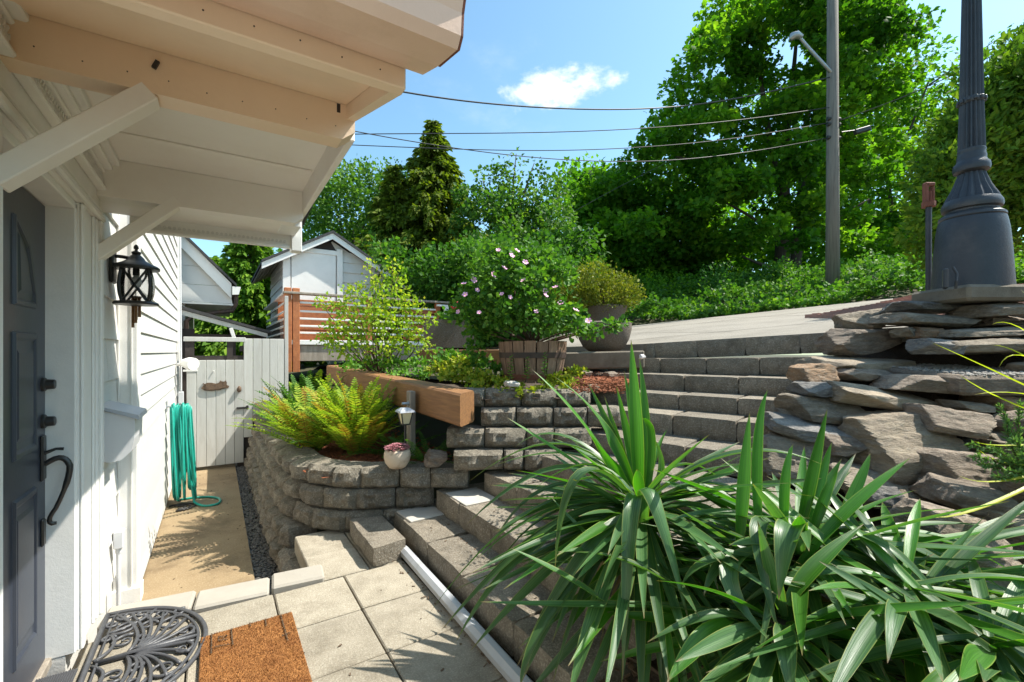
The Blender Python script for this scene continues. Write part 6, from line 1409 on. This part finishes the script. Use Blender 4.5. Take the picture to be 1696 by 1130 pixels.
# =================================================================== YUCCA CLUMP
def blade(p0, p1, p2, wd, fold=.5, twist=0.0, n=13, w_base=.55):
    C = bezier(p0, p1, p2, n); mb = MB(); uvs = []; side0 = None
    vs = []
    for i, c in enumerate(C):
        T = (C[min(i + 1, n - 1)] - C[max(i - 1, 0)]).normalized()
        S = T.cross(Vector((0, 0, 1)))
        if S.length < .5: S = side0 if side0 is not None else Vector((RT[0], RT[1], 0))
        S = S.normalized()
        if side0 is not None:
            if S.dot(side0) < 0: S = -S
            S = (S * .6 + side0 * .4); S = (S - T * S.dot(T)).normalized()
        side0 = S.copy(); U = S.cross(T)
        if twist: 
            R = Matrix.Rotation(twist * i / n, 3, T); S2, U2 = R @ S, R @ U
        else: S2, U2 = S, U
        f = i / (n - 1); w_ = wd / 2 * (w_base + (1 - w_base) * min(1, f / .35)) * (1 - max(0, (f - .45) / .55) ** 1.7) + .0006
        fo = fold * (1 - .45 * f)
        for q in (-1, -.5, 0, .5, 1):
            vs.append(c + S2 * (q * w_) + U2 * (abs(q) ** 1.3 * w_ * fo))
            uvs.append(((q + 1) / 2, f))
    fs = [(i * 5 + k, i * 5 + k + 1, (i + 1) * 5 + k + 1, (i + 1) * 5 + k) for i in range(n - 1) for k in range(4)]
    mb.add(vs, fs); return mb, uvs
def put_blade(par, p0, p1, p2, wd, m, name='leaf', **kw):
    mb, uvs = blade(p0, p1, p2, wd, **kw); o_ = Vector(p0); mb.v = [tuple(Vector(v) - o_) for v in mb.v]
    me = mb.mesh(name, MT[m], True); ul = me.uv_layers.new(name='UVMap')
    idx = [v for p in me.polygons for v in p.vertices]; ul.data.foreach_set('uv', [c for v in idx for c in uvs[v]])
    return link(name, me, par, o_)
z4 = lambda x, y: (640 + x / 1.982, 560 + y / 1.982)
z5 = lambda x, y: (1100 + x / 2.133, 600 + y / 2.133)
YA = W(*z4(835, 560), 2.10); YB = W(*z5(480, 640), 1.82); YC = W(*z5(400, 960), 1.55)
def leaf_px(par, fn, base, mid, tip, wd, m='yucca', **kw):
    """a leaf through three picture points with distances; mid is a point the blade passes through"""
    P0, P2 = W(*fn(*base[:2]), base[2]), W(*fn(*tip[:2]), tip[2]); M = W(*fn(*mid[:2]), mid[2])
    return put_blade(par, P0, M * 2 - (P0 + P2) / 2, P2, wd, m, **kw)
GA = 'rosettes of the yucca clump beside the stairs'
ya = thing('yucca', 'tall-speared yucca rosette at the left of the clump beside the stairs', 'yucca', (YA.x, YA.y, .1), GA)
yb = thing('yucca', 'yucca rosette with short upright spears before the rock wall', 'yucca', (YB.x, YB.y, .1), GA)
yc = thing('yucca', 'lowest yucca rosette nearest the viewer with leaves fanning to the right', 'yucca', (YC.x, YC.y, .0), GA)
for (y, Y) in ((ya, YA), (yb, YB), (yc, YC)):
    mb = MB(); mb.tube([(Y.x + .03, Y.y + .02, .02), (Y.x, Y.y, Y.z * .5), (Y.x, Y.y, Y.z + .04)], [.05, .045, .035], 10); part('stem', mb, MT['bark'], y, True)
N_ = 'yucca_new'
A_L = [((830, 565, 2.12), (818, 280, 2.10), (803, 5, 2.10), .062, N_), ((822, 570, 2.10), (668, 300, 2.08), (478, 103, 2.10), .060, N_), ((828, 560, 2.16), (720, 300, 2.2), (553, 128, 2.25), .050, N_), ((830, 560, 2.2), (760, 360, 2.25), (662, 148, 2.3), .042, N_), ((835, 560, 2.2), (800, 360, 2.25), (755, 158, 2.3), .045, N_), ((838, 560, 2.16), (815, 330, 2.16), (780, 108, 2.18), .045, N_), ((845, 560, 2.14), (848, 300, 2.15), (830, 62, 2.16), .052, N_), ((850, 540, 2.05), (868, 330, 2.05), (838, 262, 2.0), .040, N_), ((825, 560, 2.2), (775, 390, 2.25), (716, 192, 2.3), .040, N_), ((840, 540, 2.0), (700, 430, 2.0), (600, 345, 2.05), .05, N_),
 ((815, 540, 2.1), (580, 350, 2.15), (272, 470, 2.15), .052, 'yucca'), ((800, 530, 2.08), (560, 430, 2.1), (264, 612, 2.1), .050, 'yucca'), ((800, 530, 2.05), (520, 500, 2.02), (318, 746, 2.0), .050, 'yucca'), ((800, 540, 2.05), (480, 570, 1.98), (128, 922, 1.92), .056, 'yucca'), ((790, 550, 2.0), (520, 640, 1.9), (178, 962, 1.85), .058, 'yucca'), ((780, 580, 1.98), (540, 760, 1.82), (275, 1028, 1.75), .060, 'yucca'), ((780, 560, 2.0), (470, 700, 1.9), (226, 1002, 1.84), .055, 'yucca'), ((825, 560, 2.0), (645, 445, 1.85), (553, 765, 1.75), .062, 'yucca'), ((830, 580, 1.95), (660, 700, 1.72), (428, 1080, 1.6), .062, 'yucca'), ((810, 590, 1.98), (640, 760, 1.8), (445, 1128, 1.6), .060, 'yucca'),
 ((845, 620, 1.95), (870, 505, 1.72), (998, 950, 1.55), .064, 'yucca'), ((835, 590, 1.95), (805, 570, 1.72), (775, 1115, 1.55), .062, 'yucca'), ((765, 905, 1.65), (590, 790, 1.62), (410, 690, 1.62), .056, 'yucca'), ((1010, 880, 1.62), (660, 880, 1.6), (308, 866, 1.6), .046, 'yucca'), ((1000, 860, 1.6), (800, 740, 1.6), (605, 704, 1.62), .05, 'yucca'), ((800, 760, 1.8), (650, 640, 1.85), (540, 520, 1.9), .03, 'yucca'), ((840, 580, 1.95), (680, 420, 2.0), (470, 510, 1.98), .05, 'yucca'), ((845, 560, 2.05), (960, 420, 2.1), (1120, 480, 2.0), .055, 'yucca'), ((850, 560, 2.05), (1000, 500, 2.0), (1190, 560, 1.9), .055, 'yucca'), ((860, 580, 2.0), (1040, 560, 1.9), (1190, 700, 1.75), .055, 'yucca'),
 ((820, 590, 1.95), (560, 880, 1.62), (440, 1150, 1.45), .060, 'yucca'), ((800, 600, 1.95), (690, 900, 1.6), (600, 1180, 1.4), .062, 'yucca'), ((850, 520, 2.02), (905, 440, 2.05), (880, 330, 2.1), .04, 'yucca'), ((840, 540, 2.1), (600, 330, 2.25), (420, 360, 2.3), .045, 'yucca'), ((840, 560, 2.1), (640, 390, 2.2), (350, 420, 2.2), .048, 'yucca'), ((810, 560, 2.0), (560, 560, 1.95), (280, 740, 1.92), .046, 'yucca'), ((812, 570, 2.0), (520, 590, 2.0), (300, 870, 1.95), .04, 'yucca'), ((850, 600, 1.9), (980, 620, 1.75), (1090, 830, 1.6), .06, 'yucca')]
for q in A_L: leaf_px(ya, z4, *q, twist=random.uniform(-.5, .5))
leaf_px(ya, z4, (850, 540, 2.05), (1130, 385, 1.9), (1430, 415, 1.8), .066, 'yucca')
B_L = [((262, 660, 1.72), (278, 420, 1.74), (302, 178, 1.76), .050, N_), ((335, 640, 1.78), (325, 300, 1.80), (366, 96, 1.82), .046, N_), ((470, 620, 1.82), (520, 380, 1.82), (576, 166, 1.82), .058, N_), ((425, 640, 1.76), (422, 430, 1.76), (456, 290, 1.78), .042, N_), ((500, 620, 1.85), (545, 430, 1.88), (592, 282, 1.9), .05, N_), ((510, 630, 1.78), (560, 480, 1.78), (627, 342, 1.8), .048, N_), ((600, 620, 1.85), (680, 450, 1.9), (728, 322, 1.95), .045, N_), ((475, 730, 1.70), (660, 520, 1.72), (872, 336, 1.76), .056, N_), ((540, 660, 1.80), (700, 530, 1.85), (892, 452, 1.9), .044, N_), ((560, 640, 1.8), (900, 640, 1.75), (1262, 560, 1.75), .056, N_), ((440, 860, 1.5), (540, 720, 1.55), (705, 572, 1.62), .055, N_),
 ((480, 640, 1.72), (445, 590, 1.52), (405, 842, 1.42), .085, 'yucca'), ((440, 640, 1.75), (330, 590, 1.6), (412, 985, 1.45), .055, 'yucca'), ((430, 660, 1.72), (230, 740, 1.55), (402, 1012, 1.42), .062, 'yucca'), ((420, 690, 1.7), (180, 700, 1.6), (60, 800, 1.58), .056, 'yucca'), ((300, 690, 1.7), (170, 600, 1.68), (46, 516, 1.7), .046, 'yucca'), ((440, 640, 1.75), (250, 540, 1.75), (10, 560, 1.78), .06, 'yucca'), ((450, 630, 1.78), (240, 450, 1.85), (0, 450, 1.9), .056, 'yucca'), ((400, 640, 1.75), (230, 690, 1.65), (140, 825, 1.55), .05, 'yucca'), ((300, 660, 1.68), (360, 700, 1.6), (20, 620, 1.62), .05, 'yucca'),
 ((560, 650, 1.78), (880, 580, 1.85), (1150, 580, 1.9), .05, 'yucca'), ((560, 660, 1.75), (860, 650, 1.72), (1290, 960, 1.55), .058, 'yucca'), ((550, 670, 1.75), (840, 690, 1.68), (1290, 1050, 1.45), .060, 'yucca'), ((560, 660, 1.78), (900, 660, 1.75), (1290, 870, 1.65), .05, N_), ((570, 660, 1.78), (920, 620, 1.8), (1290, 780, 1.75), .046, N_), ((540, 680, 1.72), (760, 740, 1.6), (1130, 1060, 1.4), .062, 'yucca'), ((530, 690, 1.7), (720, 800, 1.52), (940, 1100, 1.32), .060, 'yucca'), ((560, 660, 1.75), (800, 600, 1.78), (1080, 640, 1.75), .05, 'yucca'), ((520, 700, 1.68), (650, 830, 1.5), (780, 1110, 1.3), .058, 'yucca')]
for q in B_L: leaf_px(yb, z5, *q, twist=random.uniform(-.5, .5))
C_L = [((480, 930, 1.5), (830, 960, 1.4), (1290, 1092, 1.25), .056, N_), ((470, 930, 1.48), (760, 1010, 1.35), (1130, 1160, 1.2), .058, N_), ((400, 930, 1.45), (480, 1010, 1.42), (578, 990, 1.42), .035, N_), ((420, 930, 1.5), (430, 1000, 1.35), (450, 1200, 1.25), .060, 'yucca'), ((230, 915, 1.45), (130, 990, 1.38), (10, 1130, 1.3), .062, N_), ((420, 900, 1.55), (380, 760, 1.5), (330, 560, 1.52), .05, 'yucca'), ((450, 950, 1.5), (640, 1060, 1.35), (760, 1230, 1.25), .056, 'yucca'), ((380, 960, 1.5), (250, 1060, 1.36), (90, 1200, 1.25), .056, 'yucca'), ((350, 940, 1.5), (180, 900, 1.45), (-60, 990, 1.4), .058, 'yucca'), ((470, 900, 1.55), (800, 880, 1.5), (1200, 1010, 1.4), .056, 'yucca'), ((440, 960, 1.5), (560, 1080, 1.35), (620, 1220, 1.25), .055, N_)]
for q in C_L: leaf_px(yc, z5, *q, twist=random.uniform(-.5, .5))
# the older skirt of drooping leaves under each rosette
def skirt(par, c, n, L0, L1, el0, el1, drop, azr=(0, 2 * pi)):
    for i in range(n):
        a = random.uniform(*azr); e = random.uniform(el0, el1); L = random.uniform(L0, L1); d = Vector((cos(a) * cos(e), sin(a) * cos(e), sin(e))); stiff = random.random() < .84
        p0 = Vector(c) + d * .03 + Vector((0, 0, random.uniform(-.10, .04))); p1 = p0 + d * L * .5
        if stiff: p2 = p0 + d * L + Vector((0, 0, -random.uniform(.02, .14)))
        else: p2 = p0 + Vector((d.x, d.y, 0)) * L * .86 + Vector((0, 0, d.z * L * .5 - random.uniform(*drop)))
        g = bedz(p2.x, p2.y) + .02 if p2.x > 1.15 and p2.y < 1.6 else .03
        p2.z = max(p2.z, g); put_blade(par, p0, p1, p2, random.uniform(.036, .052), 'yucca' if random.random() < .72 else 'yucca_new', twist=random.uniform(-.9, .9))
skirt(ya, YA, 70, .5, .78, -.45, .75, (.15, .4)); skirt(ya, YA, 34, .6, .9, -.6, .3, (.2, .5), (2.2, 5.2))
skirt(ya, Vector((YA.x - .06, YA.y - .10, YA.z - .14)), 40, .5, .75, -.5, .5, (.15, .4), (2.8, 5.8))
skirt(yb, YB, 80, .45, .72, -.45, .7, (.12, .38)); skirt(yb, Vector((YB.x + .30, YB.y - .22, YB.z - .12)), 34, .5, .75, -.2, .6, (.1, .3), (-1.8, .8))
skirt(yc, YC, 60, .42, .68, -.45, .6, (.1, .3)); skirt(yc, YC, 26, .5, .72, -.5, .3, (.1, .3), (3.0, 5.8))
ye_c = W(1500, 985, 1.5)
ye = thing('yucca', 'low yucca rosette at the right of the clump with long leaves trailing to the corner', 'yucca', (ye_c.x, ye_c.y, .1), GA)
mb = MB(); mb.tube([(ye_c.x + .03, ye_c.y, .1), tuple(ye_c)], [.045, .035], 10); part('stem', mb, MT['bark'], ye)
skirt(ye, ye_c, 64, .5, .78, -.35, .65, (.1, .3))
y4 = W(1640, 1075, 1.28)
skirt(ye, Vector((y4.x, y4.y, max(.25, y4.z))), 34, .4, .62, -.2, .7, (.1, .3))
for (par_, c_, n_) in ((ya, YA, 12), (yb, YB, 9), (yc, YC, 8), (ye, ye_c, 7)):
    for _ in range(n_):
        a = random.uniform(0, 6.28); L = random.uniform(.3, .5); p0 = Vector(c_) + Vector((0, 0, -random.uniform(.06, .22))); d = Vector((cos(a), sin(a), 0))
        p2 = p0 + d * L * .7; p2.z = max(p0.z - L * .75, (bedz(p2.x, p2.y) if p2.y < 1.4 else .04) + .02); put_blade(par_, p0, p0 + d * L * .5 + Vector((0, 0, -.02)), p2, random.uniform(.022, .036), 'dead_leaf', 'dead_leaf', twist=random.uniform(-2, 2))
chips('leaf_litter', [(x, y, bedz(x, y) + .012) for x, y in ((random.uniform(1.25, 3.0), random.uniform(-.4, 1.4)) for _ in range(900))], MT['stem'], .02, .07)

# golden blades reaching in from the right, rosemary sprigs
gb = W(1860, 720, 2.2)
gl = thing('golden_yucca', 'golden striped yucca at the right edge with thin blades over the stones', 'yucca', tuple(gb))
for (tip, d, md) in (((1542, 567), 2.35, (1690, 636)), ((1590, 622), 2.25, (1700, 678)), ((1643, 538), 2.45, (1720, 565)), ((1643, 572), 2.4, (1720, 605)), ((1612, 654), 2.2, (1730, 660)), ((1612, 731), 2.05, (1700, 738)), ((1655, 608), 2.3, (1720, 600)), ((1587, 788), 1.95, (1700, 790)), ((1535, 855), 1.75, (1660, 828)), ((1620, 745), 2.1, (1720, 770)), ((1690, 480), 2.5, (1760, 560)), ((1700, 900), 1.8, (1790, 830))):
    P2 = W(*tip, d); M = W(*md, (d + 2.2) / 2); P0 = gb; put_blade(gl, P0, M * 2 - (P0 + P2) / 2, P2, .022, 'yellowblade')
def rosemary(label, b, tips):
    t = thing('rosemary', label, 'herb plant', tuple(b)); mb = MB(); P, D = [], []
    for tp in tips:
        C = limb(mb, b, tp, .005, .002, .15, 9, 5)
        for i in range(len(C) - 1):
            for k in range(26):
                f = random.random(); p = C[i].lerp(C[i + 1], f); T = (C[i + 1] - C[i]).normalized(); d = Vector((random.gauss(0, 1), random.gauss(0, 1), random.gauss(0, 1))).normalized() * .8 + T * .9
                P.append(tuple(p - b)); D.append(tuple(d))
    part('stem', mb, MT['stem'], t, True); me = leaves_mesh('foliage', np.array(P), np.array(D), rng.uniform(.02, .038, len(P)), LM['rosemary'], 'diamond', None, .3, .32); link('foliage', me, t, b)
b_ = W(1705, 790, 2.25)
rosemary('feathery green rosemary sprawling over the stones at the right edge', b_, [W(1605, 735, 2.15), W(1625, 770, 2.1), W(1655, 672, 2.25), W(1668, 700, 2.2), W(1690, 668, 2.3), W(1640, 740, 2.1), W(1650, 790, 2.05), W(1680, 730, 2.1), W(1695, 755, 2.05), W(1670, 780, 2.05), W(1720, 690, 2.3), W(1725, 740, 2.2), W(1610, 755, 2.12), W(1660, 760, 2.1)])
